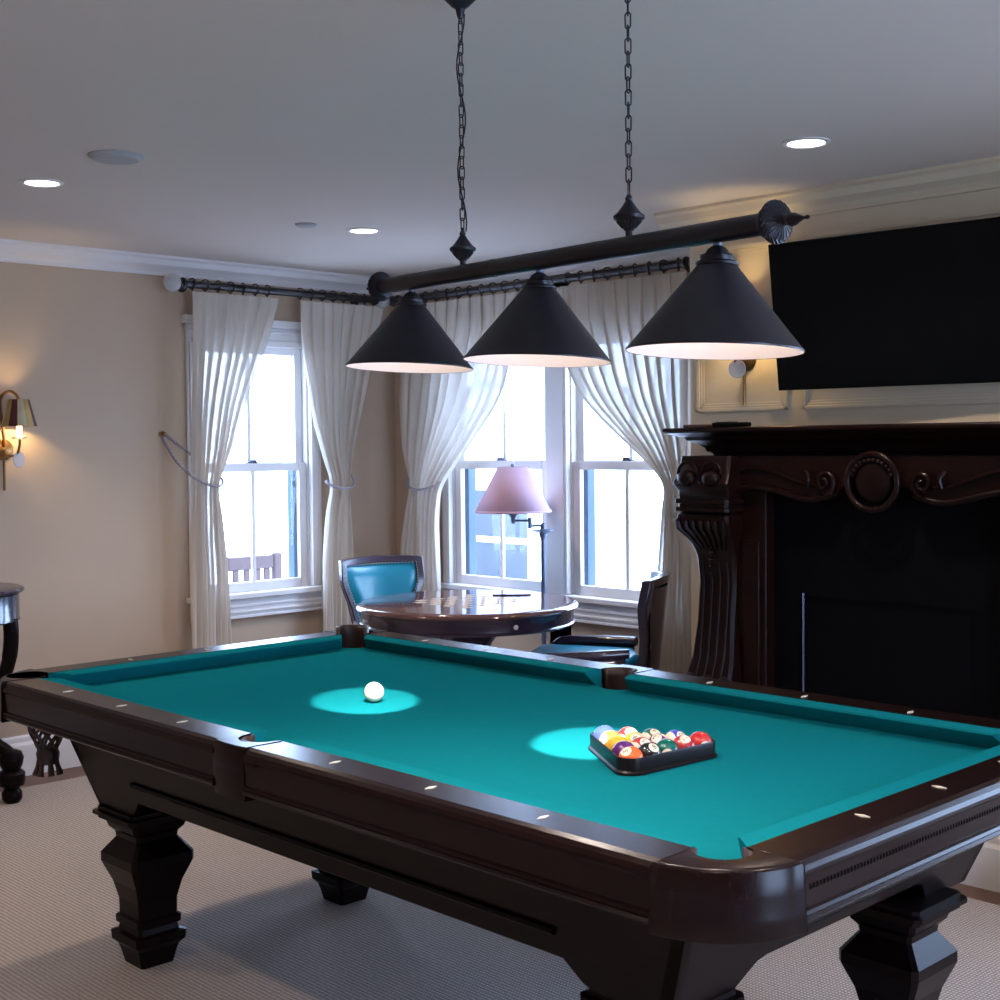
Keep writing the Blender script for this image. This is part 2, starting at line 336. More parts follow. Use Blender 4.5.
# ---------------------------------------------------------------- windows
def window(name, P, s0, s1, g0, g1, zg0=.785, zg1=1.98, label=None, capz=2.155, outer=(.075, .075), sgn=1):
    # P(s, d, z): s along wall, d into the room (negative = outwards)
    def bx(mb, s0, s1, d0, d1, z0, z1): 
        a = Vector(P(s0, d0, z0)); b = Vector(P(s1, d1, z1))
        mb.box(tuple(min(a[i], b[i]) for i in range(3)), tuple(max(a[i], b[i]) for i in range(3)))
    root = struct(thing(name, '', '', (0, 0, 0))); del root['label']; del root['category']
    # casing: layered boards round the opening
    c = MB(); o0, o1 = s0-outer[0], s1+outer[1]
    for (w_, d_) in ((1.0, .012), (.72, .022), (.35, .030)):
        bx(c, s0-outer[0]*w_, s0, 0, d_, .735, 2.02); bx(c, s1, s1+outer[1]*w_, 0, d_, .735, 2.02)
    bx(c, o0, o1, 0, .014, 2.02, 2.115); bx(c, s0-.02, s1+.02, 0, .026, 2.015, 2.05)
    bx(c, o0-.008, o1+.008, 0, .03, 2.085, 2.10); bx(c, o0-.02, o1+.02, 0, .045, 2.115, 2.155)
    c.obj('casing', M['white'], root, bevel=.003)
    s_ = MB(); bx(s_, o0-.02, o1+.02, -.02, .055, .705, .735); s_.obj('window_sill', M['white'], root, bevel=.006)
    a_ = MB(); bx(a_, o0, o1, 0, .02, .61, .705); bx(a_, o0, o1, 0, .03, .66, .675); bx(a_, o0, o1, 0, .034, .63, .642); bx(a_, o0, o1, 0, .038, .605, .618)
    a_.obj('apron', M['white'], root, bevel=.003)
    j = MB(); bx(j, s0, s0+.012, -T, 0, .735, 2.02); bx(j, s1-.012, s1, -T, 0, .735, 2.02); bx(j, s0, s1, -T, 0, 2.02, 2.04)
    j.obj('jamb', M['white'], root)
    mid = (g0+g1)/2
    def sash(z0, z1, zb0, zb1, d0, d1, nm):
        q = MB(); bx(q, s0+.012, g0, d0, d1, zb0, zb1); bx(q, g1, s1-.012, d0, d1, zb0, zb1)
        bx(q, g0, g1, d0, d1, zb0, z0); bx(q, g0, g1, d0, d1, z1, zb1); bx(q, mid-.011, mid+.011, d0+.004, d1-.004, z0, z1)
        so = q.obj(nm, M['white'], root, bevel=.003)
        g = MB(); bx(g, g0, g1, (d0+d1)/2-.001, (d0+d1)/2+.001, z0, z1); g.obj('window_pane', M['pane'], so); return so
    sash(zg0, 1.362, .735, 1.405, -.035, -.008, 'lower_sash')
    sash(1.41, zg1, 1.37, 2.02, -.065, -.038, 'upper_sash')
    l = MB(); bx(l, mid-.03, mid+.03, -.034, -.01, 1.405, 1.413); bx(l, mid-.012, mid+.028, -.03, -.014, 1.413, 1.425); l.obj('sash_lock', M['socket'], root, bevel=.002)
    e = MB(); bx(e, g0-.03, g0+.0, -.12, -.066, .735, 1.39); bx(e, g1, g1+.03, -.12, -.066, .735, 1.39); e.obj('outer_stop', M['slate'], root)
    return root
window('window_1', lambda s, d, z: (s, YA-d, z), w1[0], w1[1], 3.72, 4.301, outer=(.05, .075))
window('window_2', lambda s, d, z: (XB-d, s, z), w2[0], w2[1], 4.815, 5.427)
window('window_3', lambda s, d, z: (XB-d, s, z), w3[0], w3[1], 3.945, 4.549, outer=(.075, .072))

struct(MB().box((XB-.036, 4.622, .735), (XB, 4.742, 2.115)).obj('trim_9', M['white'], bevel=.004))

# ---------------------------------------------------------------- outside
sbox('ground', (-6, -8, -.35), (24, 24, -.3), M['snow'])
hs = thing('neighbour_house', 'white neighbouring house with a blue sash window seen through the middle window', 'house', (9.5, 9.8, -.3))
b_ = MB().box((0, -1.4, 0), (3, 2.4, 5)).obj('house_wall', M['siding'], hs)
f_ = MB()
for (a, b) in (((-.03, -.52, .35), (-.0, -.44, 1.41)), ((-.03, .44, .35), (0, .52, 1.41)), ((-.03, -.52, .28), (0, .52, .36)), ((-.03, -.52, 1.33), (0, .52, 1.41)), ((-.03, -.44, .80), (0, .44, .86))): f_.box(a, b)
f_.obj('window_surround', M['siding'], hs, bevel=.005)
MB().box((-.02, -.44, .36), (-.005, .44, 1.33)).obj('window_pane', M['farglass'], hs)
dc = thing('deck_chair', 'grey wooden slat-back chair on the deck outside the left window', 'chair', (5.03, 7.55, -.3))
q = MB(); q.box((-.24, -.02, 0), (-.18, .03, 1.08)).obj('rear_leg', M['greywood'], dc, bevel=.01)
q = MB(); q.box((.18, -.02, 0), (.24, .03, 1.08)).obj('rear_leg', M['greywood'], dc, bevel=.01)
q = MB().box((-.18, -.01, .98), (.18, .02, 1.07)).obj('top_rail', M['greywood'], dc, bevel=.01)
for x in (-.115, -.03, .055, .13):
    MB().box((x-.022, -.005, .42), (x+.022, .015, .98)).obj('back_slat', M['greywood'], dc, bevel=.003)
MB().box((-.25, .0, .36), (.25, .5, .42)).obj('seat', M['greywood'], dc, bevel=.01)
for x in (-.22, .18): MB().box((x, .44, 0), (x+.05, .49, .36)).obj('front_leg', M['greywood'], dc, bevel=.005)

# ---------------------------------------------------------------- pool table
CX, CY = 2.42, 2.60
pt = thing('pool_table', 'large dark wooden pool table with teal cloth and carved block legs', 'pool table', (CX, CY, 0))
def P(v): return (v[0]-CX, v[1]-CY, v[2])
def tobj(mb, name, m_, smooth=False, bevel=0, par=None):
    mb.v = [P(v) for v in mb.v]; return mb.obj(name, m_, par or pt, smooth=smooth, bevel=bevel)
xa, xb, ya, yb = 1.795, 3.045, 1.325, 3.895      # back of the cushions
XO0, XO1, YO0, YO1 = 1.68, 3.16, 1.21, 3.925    # outer rail
ZB, ZR, SY = .763, .81, 2.64
def arc(cx, cy, r, a0, a1, n=10): return [(cx+r*math.cos(math.radians(a0+(a1-a0)*k/n)), cy+r*math.sin(math.radians(a0+(a1-a0)*k/n))) for k in range(n+1)]
rc, rs = .062, .058
poly = []
poly += arc(xb-.005, ya+.005, rc, 180, 90)
poly += arc(xb+.012, SY, rs, 258, 102)
poly += arc(xb-.005, yb-.005, rc, 270, 180)
poly += arc(xa+.005, yb-.005, rc, 0, -90)
poly += arc(xa-.012, SY, rs, 78, -78)
poly = [(xa, ya+.06), (xa-.014, ya+.045), (xa-.026, ya-.004), (xa-.018, ya-.018), (xa-.004, ya-.026), (xa+.045, ya-.014), (xa+.06, ya)] + [(max(xa, min(xb, x)), max(ya, min(yb, y))) for x, y in poly]
bm = bmesh.new(); vs = [bm.verts.new(P((x, y, ZB))) for x, y in poly]; fc = bm.faces.new(vs)
r_ = bmesh.ops.extrude_face_region(bm, geom=[fc]); 
for v in [g for g in r_['geom'] if isinstance(g, bmesh.types.BMVert)]: v.co.z -= .03
bmesh.ops.triangulate(bm, faces=bm.faces); bmesh.ops.recalc_face_normals(bm, faces=bm.faces)
me = bpy.data.meshes.new('bed'); bm.to_mesh(me); bm.free(); me.materials.append(M['cloth'])
o = bpy.data.objects.new('bed', me); C.objects.link(o); o.parent = pt
# cushions: nose .05 in from the back
cu = .055
def cushion(p0, p1, inw, e0, e1, name='cushion'):
    p0, p1, inw = Vector(p0+(0,)), Vector(p1+(0,)), Vector(inw+(0,)); d = (p1-p0).normalized()
    prof = [(0, ZR-.001), (cu*.55, ZR-.001), (cu*.93, ZR-.003), (cu, ZR-.007), (cu*.96, ZR-.011), (cu*.35, ZB), (0, ZB)]
    s0 = []; s1 = []
    for (u, z) in prof:
        a = p0+inw*u+d*e0*u/cu; b = p1+inw*u-d*e1*u/cu
        s0.append(P((a.x, a.y, z))); s1.append(P((b.x, b.y, z)))
    MB().sections([s0, s1]).obj(name, M['cloth'], pt, smooth=True)
g1 = .065
cushion((xa, ya+g1), (xa, SY-.06), (1, 0), .05, .018); cushion((xa, SY+.06), (xa, yb-g1), (1, 0), .018, .05)
cushion((xb, ya+g1), (xb, SY-.06), (-1, 0), .05, .018); cushion((xb, SY+.06), (xb, yb-g1), (-1, 0), .018, .05)
cushion((xa+g1, ya), (xb-g1, ya), (0, 1), .05, .05); cushion((xa+g1, yb), (xb-g1, yb), (0, -1), .05, .05)
# wooden rails: profile (u outward from cushion back, z)
rp = [(0, ZR), (.088, ZR+.001), (.098, ZR-.004), (.104, ZR-.012), (.108, ZR-.020), (.109, ZR-.026), (.105, ZR-.031), (.103, ZR-.084), (.108, ZR-.087), (.111, ZR-.092), (.108, ZR-.096), (.112, ZR-.101), (.108, ZR-.106), (.098, ZR-.108), (.02, ZR-.115), (0, ZR-.06)]
def rail(p0, p1, out):
    p0, p1, out = Vector(p0+(0,)), Vector(p1+(0,)), Vector(out+(0,))
    ss = [[P(((p+out*u).x, (p+out*u).y, z)) for u, z in rp] for p in (p0, p1)]
    return MB().sections(ss).obj('rail', M['railwood'], pt, bevel=0)
g2 = .062
for (a, b, o_) in (((xa, ya+g2), (xa, SY-.0625), (-1, 0)), ((xa, SY+.0625), (xa, yb-g2), (-1, 0)), ((xb, ya+g2), (xb, SY-.0625), (1, 0)), ((xb, SY+.0625), (xb, yb-g2), (1, 0)),
                   ((xa+g2, ya), (xb-g2, ya), (0, -1)), ((xa+g2, yb), (xb-g2, yb), (0, 1))): rail(a, b, o_)
# blind boards below the rails (dark, slightly recessed) with ribbed moulding
tobj(MB().box((xa-.05, ya-.05, ZR-.118), (xb+.05, yb+.05, ZR-.109)), 'blind_frame', M['wood'])
def ribs(p0, p1, out):
    m_ = MB(); p0, p1, out = Vector(p0), Vector(p1), Vector(out); n = int((p1-p0).length/.0105)
    for k in range(n):
        c = p0+(p1-p0)*(k+.5)/n+out*.103; m_.sphere((c.x, c.y, ZR-.050), .0046, 6, sq=(1, 1, 1.5))
    tobj(m_, 'ribbed_moulding', M['wood'], smooth=True)
ribs((xa+.09, ya, 0), (xb-.09, ya, 0), (0, -1, 0)); ribs((xa+.09, yb, 0), (xb-.09, yb, 0), (0, 1, 0))

# diamond sights
def sight(x, y, along_y):
    a, b = (.006, .016)
    L_, W_ = (b, a) if not along_y else (a, b)
    m_ = MB(); m_.prism([(-L_, 0), (0, -W_), (L_, 0), (0, W_)], ZR+.0005, ZR+.0022, lambda u, v, s: (x+u, y+v, s)); tobj(m_, 'diamond_sight', M['pearl'])
for y in (3.546, 3.243, 2.94, 2.318, 2.006, 1.696): sight(xa-.045, y, False); sight(xb+.03, y, False)
for x in (2.158, 2.442, 2.726): sight(x, ya-.04, True); sight(x, yb+.04, True)
# corner castings
def corner(cx, cy, sx, sy):
    f = lambda u, v: (cx+sx*u, cy+sy*v)             # u,v outward
    outer = [(-.062, .114)]+[(-.075+.187*math.sin(t), -.075+.187*math.cos(t)) for t in [math.radians(a) for a in range(5, 86, 8)]]+[(.114, -.062)]
    inner = [(0.0, -.09), (0, -.062)]+[(-.005+.062*math.cos(t), -.005+.062*math.sin(t)) for t in [math.radians(a) for a in range(-80, 171, 25)]][0:0]
    rk = -.002 if not (sx < 0 and sy < 0) else -.016; rn = .064 if not (sx < 0 and sy < 0) else .052; inner = [(0, -.062)]+[(rk+rn*math.cos(math.radians(a)), rk+rn*math.sin(math.radians(a))) for a in range(-56, 147, 14)]+[(-.062, 0)]
    pl = outer+inner; bm = bmesh.new()
    if sx < 0 and sy > 0: outer = [(-.062, .110)]+[(-.10+.213*math.sin(t), -.10+.213*math.cos(t)) for t in [math.radians(a) for a in range(12, 80, 6)]]+[(.110, -.062)]; pl = outer+inner
    zs = [(ZR+.002, -.009), (ZR, -.003), (ZR-.006, .001), (ZR-.05, .002), (ZR-.08, .003), (ZR-.112, .006), (ZR-.118, .002)]
    no = len(outer); rings = []
    for z, off in zs:
        ring = []
        for i, (u, v) in enumerate(pl):
            if i < no: L_ = math.hypot(u, v); u, v = u*(1+off/L_), v*(1+off/L_)
            x, y = f(u, v); ring.append(bm.verts.new(P((x, y, z))))
        rings.append(ring)
    n = len(pl)
    for a, b in zip(rings, rings[1:]):
        for k in range(n): bm.faces.new((a[k], a[(k+1) % n], b[(k+1) % n], b[k]))
    bm.faces.new(rings[0]); bm.faces.new(rings[-1][::-1])
    bmesh.ops.triangulate(bm, faces=[f_ for f_ in bm.faces if len(f_.verts) > 4]); bmesh.ops.recalc_face_normals(bm, faces=bm.faces)
    for f_ in bm.faces: f_.smooth = True
    me = bpy.data.meshes.new('corner_casting'); bm.to_mesh(me); bm.free(); me.materials.append(M['railwood'])
    try: me.set_sharp_from_angle(angle=math.radians(45))
    except Exception: pass
    o = bpy.data.objects.new('corner_casting', me); C.objects.link(o); o.parent = pt
    # pocket liner
    lip = .024 if sx > 0 and sy > 0 else -.002; l = MB()
    n = 16; a_s = [(-80+250*k/n) for k in range(n+1)]
    def gp(i, j):
        a = math.radians(-80+250*i); z = ZR+lip-j*.11; rr = rn-.001-.006*j-(.006 if lip > 0 else 0)
        return (cx+sx*(rk-(.016 if lip > 0 else 0)+rr*math.cos(a)), cy+sy*(rk+rr*math.sin(a)), z)
    l.grid(16, 4, gp); o2 = tobj(l, 'pocket_liner', M['leather_pocket'], smooth=True)
    md = o2.modifiers.new('t', 'SOLIDIFY'); md.thickness = .008; md.offset = 0
for cx, sx in ((xa, -1), (xb, 1)):
    for cy, sy in ((ya, -1), (yb, 1)): corner(cx, cy, sx, sy)
def side_casting(cx, sx):
    pl = [(0, -.062), (.104, -.0625), (.107, -.045), (.109, 0), (.107, .045), (.104, .0625), (0, .062)]+[(.012+.056*math.cos(math.radians(a))*1.0, .056*math.sin(math.radians(a))) for a in range(90, -91, -15)]
    bm = bmesh.new(); rings = []
    for z, o_ in ((ZR+.002, -.005), (ZR-.006, .001), (ZR-.06, .003), (ZR-.122, .0)):
        rings.append([bm.verts.new(P((cx+sx*(u+(o_ if u > .1 else 0)), SY+v, z))) for u, v in pl])
    n = len(pl)
    for a, b in zip(rings, rings[1:]):
        for k in range(n): bm.faces.new((a[k], a[(k+1) % n], b[(k+1) % n], b[k]))
    bm.faces.new(rings[0]); bm.faces.new(rings[-1][::-1])
    bmesh.ops.triangulate(bm, faces=[f_ for f_ in bm.faces if len(f_.verts) > 4]); bmesh.ops.recalc_face_normals(bm, faces=bm.faces)
    for f_ in bm.faces: f_.smooth = True
    me = bpy.data.meshes.new('side_casting'); bm.to_mesh(me); bm.free(); me.materials.append(M['railwood'])
    try: me.set_sharp_from_angle(angle=math.radians(45))
    except Exception: pass
    o = bpy.data.objects.new('side_casting', me); C.objects.link(o); o.parent = pt
    l = MB()
    l.grid(16, 4, lambda i, j: (cx+sx*(.008+(.049-.004*j)*math.cos(math.radians(-95+190*i))), SY+(.049-.004*j)*math.sin(math.radians(-95+190*i)), ZR+(.004 if sx > 0 else -.001)-j*.1))
    o2 = tobj(l, 'pocket_liner', M['leather_pocket'], smooth=True); md = o2.modifiers.new('t', 'SOLIDIFY'); md.thickness = .01; md.offset = 0
    r = MB()      # little carved rosette under the rim
    for k in range(5): r.sphere((cx+sx*.109, SY-.10+k*.008-.016, ZR-.030), .005, 8, sq=(.6, .6, 1.2))
    tobj(r, 'carved_rosette', M['railwood'], smooth=True)
side_casting(xa, -1); side_casting(xb, 1)
# cabinet body, tapered, with flared lower edge by the legs
def cabside(p0, p1, q0, q1, inw, name):
    # top edge p0->p1 at z .70, bottom edge q0->q1 ; lower profile flares near ends
    n = 40; p0, p1, q0, q1, inw = [Vector(v) for v in (p0, p1, q0, q1, inw)]
    Lq = (q1-q0).length
    def low(t):
        d = min(t, 1-t)*Lq; return .45 if d < .17 else (.45+.06*(0.5-0.5*math.cos(PI*min(1, (d-.17)/.10))))
    vs = []; fs = []
    for k in range(n+1):
        t = k/n; a = p0.lerp(p1, t); b = q0.lerp(q1, t); z0 = low(t); f = (.70-z0)/(.70-.45); b2 = a.lerp(b, f); b2.z = z0
        am = a.lerp(b, .10); am.z = .675
        for p in (a, b2, b2+inw*.03, a+inw*.03): vs.append(P(p))
    for k in range(n):
        for e in range(4): fs.append((k*4+e, k*4+(e+1) % 4, (k+1)*4+(e+1) % 4, (k+1)*4+e))
    fs.append((0, 1, 2, 3)); fs.append(tuple(n*4+e for e in (3, 2, 1, 0)))
    MB().add(vs, fs).obj(name, M['wood'], pt, bevel=.003)
tx0, tx1, ty0, ty1 = 1.80, 3.04, 1.40, 3.70; qx0, qx1, qy0, qy1 = 1.865, 2.975, 1.50, 3.59
cabside((tx0, ty0, .7), (tx0, ty1, .7), (qx0, qy0, .45), (qx0, qy1, .45), (1, 0, 0), 'cabinet_side')
cabside((tx1, ty0, .7), (tx1, ty1, .7), (qx1, qy0, .45), (qx1, qy1, .45), (-1, 0, 0), 'cabinet_side')
cabside((tx0, ty0, .7), (tx1, ty0, .7), (qx0, qy0, .45), (qx1, qy0, .45), (0, 1, 0), 'cabinet_end')
cabside((tx0, ty1, .7), (tx1, ty1, .7), (qx0, qy1, .45), (qx1, qy1, .45), (0, -1, 0), 'cabinet_end')
tobj(MB().box((qx0+.03, qy0+.03, .52), (qx1-.03, qy1-.03, .56)), 'cabinet_base', M['wood'])
# raised panel strips on the cabinet faces
def strip(a, b): tobj(MB().tube([a, b], .008, 6), 'panel_moulding', M['wood'], smooth=True)
strip((1.832, 1.75, .565), (1.832, 3.35, .565)); strip((2.1, 1.435, .565), (2.75, 1.435, .565))
# legs
lp = [(0, .052), (.035, .060), (.055, .066), (.07, .080), (.095, .082), (.10, .066), (.115, .062), (.12, .070), (.14, .071), (.145, .062), (.19, .063), (.24, .075), (.28, .092), (.30, .100), (.325, .100), (.37, .066), (.385, .068), (.40, .082), (.42, .088), (.425, .104), (.435, .104), (.437, .116), (.447, .116), (.449, .104), (.46, .104)]
def leg(x, y):
    ss = []
    for z, h in lp:
        c = h*.12; ss.append([(x+a, y+b, z) for a, b in ((-h+c, -h), (h-c, -h), (h, -h+c), (h, h-c), (h-c, h), (-h+c, h), (-h, h-c), (-h, -h+c))])
    tobj(MB().sections(ss), 'leg', M['wood'])
leg(1.96, 3.50); leg(2.69, 3.52); leg(1.97, 1.60); leg(2.775, 1.56)
# netted pocket basket with tassels under the left corner pocket
bk = MB(); bx_, by_ = xa+.01, yb-.10; top = .693; n = 9
for k in range(n):
    for s_ in (1, -1):
        pts = []
        for j in range(7):
            t = j/6; r = .058*(1-.55*t**1.5); a = 2*PI*k/n+s_*t*1.5
            pts.append((bx_+r*math.cos(a), by_+r*math.sin(a), top-.09*t))
        bk.tube(pts, .0045, 5)
bk.tube([(bx_+.058*math.cos(2*PI*k/20), by_+.058*math.sin(2*PI*k/20), top) for k in range(20)], .007, 6, closed=True)
bk.lathe([(.028, 0), (.034, -.02), (.03, -.05)], (bx_, by_, top-.085), 12)
nb = tobj(bk, 'pocket_net', M['leather_pocket'], smooth=True)
for k in range(7):
    a = 2*PI*k/7; m_ = MB().tube([(bx_+.024*math.cos(a), by_+.024*math.sin(a), top-.12), (bx_+.03*math.cos(a), by_+.03*math.sin(a), top-.145), (bx_+.036*math.cos(a), by_+.036*math.sin(a), top-.168)], [.008, .007, .011], 6)
    m_.v = [P(v) for v in m_.v]; m_.obj('tassel', M['leather_pocket'], nb, smooth=True)

# ---------------------------------------------------------------- balls
RB = .0286
def ballmat(name, col, stripe):
    m = bpy.data.materials.new(name); m.use_nodes = True; nt = m.node_tree; b = nt.nodes['Principled BSDF']
    b.inputs['Roughness'].default_value = .12; b.inputs['Coat Weight'].default_value = .3
    tc = nt.nodes.new('ShaderNodeTexCoord'); sp = nt.nodes.new('ShaderNodeSeparateXYZ'); nt.links.new(tc.outputs['Object'], sp.inputs[0])
    ab = nt.nodes.new('ShaderNodeMath'); ab.operation = 'ABSOLUTE'; nt.links.new(sp.outputs['Z'], ab.inputs[0])
    gt = nt.nodes.new('ShaderNodeMath'); gt.operation = 'GREATER_THAN'; gt.inputs[1].default_value = RB*(.55 if stripe else 2); nt.links.new(ab.outputs[0], gt.inputs[0])
    mx = nt.nodes.new('ShaderNodeMixRGB'); mx.inputs[1].default_value = col; mx.inputs[2].default_value = (.78, .66, .48, 1)
    nt.links.new(gt.outputs[0], mx.inputs[0]); nt.links.new(mx.outputs[0], b.inputs['Base Color']); return m
M['ivory'] = mat('ivory_phenolic', (.78, .68, .52, 1), .12, noise=.02)
M['ink'] = mat('black_ink', (.01, .01, .01, 1), .3, noise=.02)
sphere_me = {}
def capmesh(r, ang, n=20):
    m_ = MB(); m_.grid(n, 3, lambda i, j: (r*math.cos(ang*j), r*math.sin(ang*j)*math.cos(2*PI*i), r*math.sin(ang*j)*math.sin(2*PI*i))); return m_
def ball(num, pos, facing, name, label, colr, stripe, spin=0, cat='ball', group=None):
    m_ = MB().sphere((0, 0, 0), RB, 32)
    o = m_.obj(name, ballmat('ball_%s' % name + str(num), colr, stripe) if num else M['ivory'], smooth=True); o.location = pos
    q = Vector((1, 0, 0)).rotation_difference(Vector(facing).normalized()) @ Quaternion((1, 0, 0), spin)
    o.rotation_mode = 'QUATERNION'; o.rotation_quaternion = q
    tag(o, label, cat, group)
    if num:
        s_ = capmesh(RB+.0002, .46).obj('number_spot', M['ivory'], o, smooth=True)
        cu_ = bpy.data.curves.new('n', 'FONT'); cu_.body = str(num); cu_.size = .017; cu_.align_x = 'CENTER'; cu_.align_y = 'CENTER'
        to = bpy.data.objects.new('n', cu_); C.objects.link(to)
        dg = bpy.context.evaluated_depsgraph_get(); me = bpy.data.meshes.new_from_object(to.evaluated_get(dg))
        bpy.data.objects.remove(to)
        for v in me.vertices:
            y, z = v.co.x, v.co.y; x = math.sqrt(max(0, (RB+.0005)**2-y*y-z*z)); v.co = (x, y, z)
        me.materials.clear(); me.materials.append(M['ink'])
        t = bpy.data.objects.new('number', me); C.objects.link(t); t.parent = s_
    return o
ball(0, (2.395, 2.985, ZB+RB+.0006), (1, 0, 0), 'cue_ball', 'plain white cue ball alone in a bright pool of light on the cloth', (1, 1, 1, 1), False)
# rack frame
rcx, rcy, rang = 2.388, 1.985, math.radians(86)
def tri(rad, rr, z, n=6):
    pts = []
    for k in range(3):
        a = rang+k*2*PI/3; cx_, cy_ = rcx+(rad-2*rr)*math.cos(a), rcy+(rad-2*rr)*math.sin(a)
        for j in range(n+1):
            b = a-PI/3+2*PI/3*j/n; pts.append((cx_+rr*math.cos(b), cy_+rr*math.sin(b), z))
    return pts
Rin = .264/1.0      # corner-to-centre of the sharp inner triangle is 2*inradius
Dc = 4*2*RB/math.sqrt(3)      # centre distance of the corner balls
ri = RB+.001; out = []
def ring(off, z): return tri(Dc+2*(ri+off), ri+off, z)
secs = [ring(.010, ZB+.001), ring(.010, ZB+.006), ring(.0055, ZB+.010), ring(.0055, ZB+.034), ring(.0045, ZB+.038), ring(.001, ZB+.038), ring(.0, ZB+.036), ring(0, ZB+.001)]
m_ = MB(); n = len(secs[0]); vs = [p for r in secs for p in r]; fs = []
for i in range(len(secs)):
    i2 = (i+1) % len(secs)
    for k in range(n): k2 = (k+1) % n; fs.append((i*n+k, i*n+k2, i2*n+k2, i2*n+k))
tr_ = m_.add(vs, fs).obj('ball_rack', M['triangle'], smooth=True, origin=(rcx, rcy, ZB))
tag(tr_, 'dark triangular ball rack holding fifteen balls on the teal cloth', 'ball rack')
vA = [Vector((rcx+Dc*math.cos(rang+k*2*PI/3), rcy+Dc*math.sin(rang+k*2*PI/3), ZB+RB+.0005)) for k in range(3)]   # A left/far, B near, C right
tocam = lambda p: (Vector((0, 0, H))-p).normalized()
COL = {1: (.80, .42, .04), 2: (.05, .09, .55), 3: (.50, .02, .02), 4: (.09, .015, .13), 5: (.72, .13, .03), 6: (.0, .10, .07), 7: (.30, .02, .02), 8: (.008, .008, .01)}
names = {1: 'yellow', 2: 'blue', 3: 'red', 4: 'purple', 5: 'orange', 6: 'green', 7: 'maroon'}
# (row from A, index towards C): number, place text, facing-offset seen from the camera (right, up)
lay = {(0, 0): (2, 'at the far left corner of the rack', (.9, -1.2)),
       (1, 0): (13, 'with orange band, beside the blue corner ball on the near side', (-1.2, .6)), (1, 1): (11, 'with a red band, at the far edge beside the blue corner ball', (.3, .9)),
       (2, 0): (1, 'in the middle of the near left side of the rack', (-1, -1)), (2, 1): (9, 'with a yellow band, behind the solid yellow ball inside the rack', (.1, .75)), (2, 2): (14, 'with green band, in the middle of the far side', (.6, 1.3)),
       (3, 0): (4, 'beside the orange corner ball on the near left side', (-.6, -1.4)), (3, 1): (15, 'with a maroon band, inside the rack behind the black ball', (.5, 1.0)), (3, 2): (12, 'with a purple band, inside the rack behind the green ball', (-.4, 1.2)), (3, 3): (10, 'with a blue band, at the far edge of the rack', (.8, .8)),
       (4, 0): (5, 'at the nearest corner of the rack', (-.8, 1.3)), (4, 1): (8, 'on the front side of the rack', (.8, 1.2)), (4, 2): (6, 'in the middle of the front side of the rack', (.1, -.25)), (4, 3): (7, 'between the green ball and the red corner ball', (.3, 1.4)), (4, 4): (3, 'at the right corner of the rack', (.45, -.25))}
COL[7] = (.42, .03, .03)
for (r_, c_), (num, txt, (ox, oy)) in lay.items():
    p = vA[0] + (vA[1]-vA[0])*(r_/4) + (vA[2]-vA[1])*(c_/4)
    base = num if num <= 8 else num-8
    fdir = tocam(p)+rt*ox+Vector((0, 0, 1))*oy
    kind = 'black' if num == 8 else ('solid '+names[base] if num < 8 else 'cream')
    art = 'billiard ball '
    lab = '%s %s%s' % (kind, art, txt)
    ball(num, tuple(p), tuple(fdir), 'billiard_ball', lab, COL[base]+(1,), num > 8, spin=random.uniform(-1, 1) if num < 9 else random.uniform(.2, 1.2), group='balls in the rack')

# ---------------------------------------------------------------- pendant lamp
A = Vector((1.955, 2.295, 1.671)); B = Vector((1.757, 1.313, 1.644))
ld = (B-A).normalized(); ldh = Vector((ld.x, ld.y, 0)).normalized(); L_AB = (B-A).length
pen = thing('billiard_lamp', 'long black bar pendant with three cone shades hung above the table on chains', 'pendant lamp', (1.856, 1.804, 1.70))
PO = Vector(pen.location)
def pobj(mb, name, m_, par=None, smooth=True, bevel=0):
    mb.v = [tuple(Vector(v)-PO) for v in mb.v]; return mb.obj(name, m_, par or pen, smooth=smooth, bevel=bevel)
def onbar(s, dz=0): return A.lerp(B, s/L_AB)+Vector((0, 0, .181+dz))
pobj(MB().tube([onbar(-.112), onbar(1.13)], .0175, 24), 'bar', M['iron'])
pobj(MB().tube([onbar(.345), onbar(.355)], .0181, 24), 'bar_joint', M['iron'])
def bar_end(s, sg):
    c = onbar(s); ax = ld*sg
    m_ = MB().lathe([(.018, 0), (.024, .002), (.026, .010), (.022, .014), (.030, .016), (.0335, .019), (.033, .021), (.028, .027), (.020, .031), (.011, .034), (.007, .040)], c, 72, ax, ripple=None)
    pobj(m_, 'end_disc', M['iron'])
    f_ = MB()
    for k in range(22):
        a = 2*PI*k/22; e1 = ax.orthogonal().normalized(); e2 = ax.cross(e1); d = e1*math.cos(a)+e2*math.sin(a); tw = e1*math.cos(a+.35)+e2*math.sin(a+.35)
        f_.tube([c+d*.010+ax*.034, c+d*.020+ax*.031, c+d*.028+ax*.0265, c+tw*.0325+ax*.0215], [.0006, .0011, .0016, .0019], 6)
    pobj(f_, 'fluting', M['iron'])
    m_ = MB().lathe([(.006, .034), (.008, .044), (.005, .048), (.0105, .053), (.0095, .060), (.006, .068), (.002, .080), (.0035, .084), (.0025, .088), (.0008, .090)], c, 20, ax)
    pobj(m_, 'finial', M['iron'])
bar_end(-.112, -1); bar_end(1.12, 1)
SR = .140
away = Vector((ldh.y, -ldh.x, 0)); away = away if away.dot(A) > 0 else -away
TL = (Vector((0, 0, 1))+away*.045).normalized()
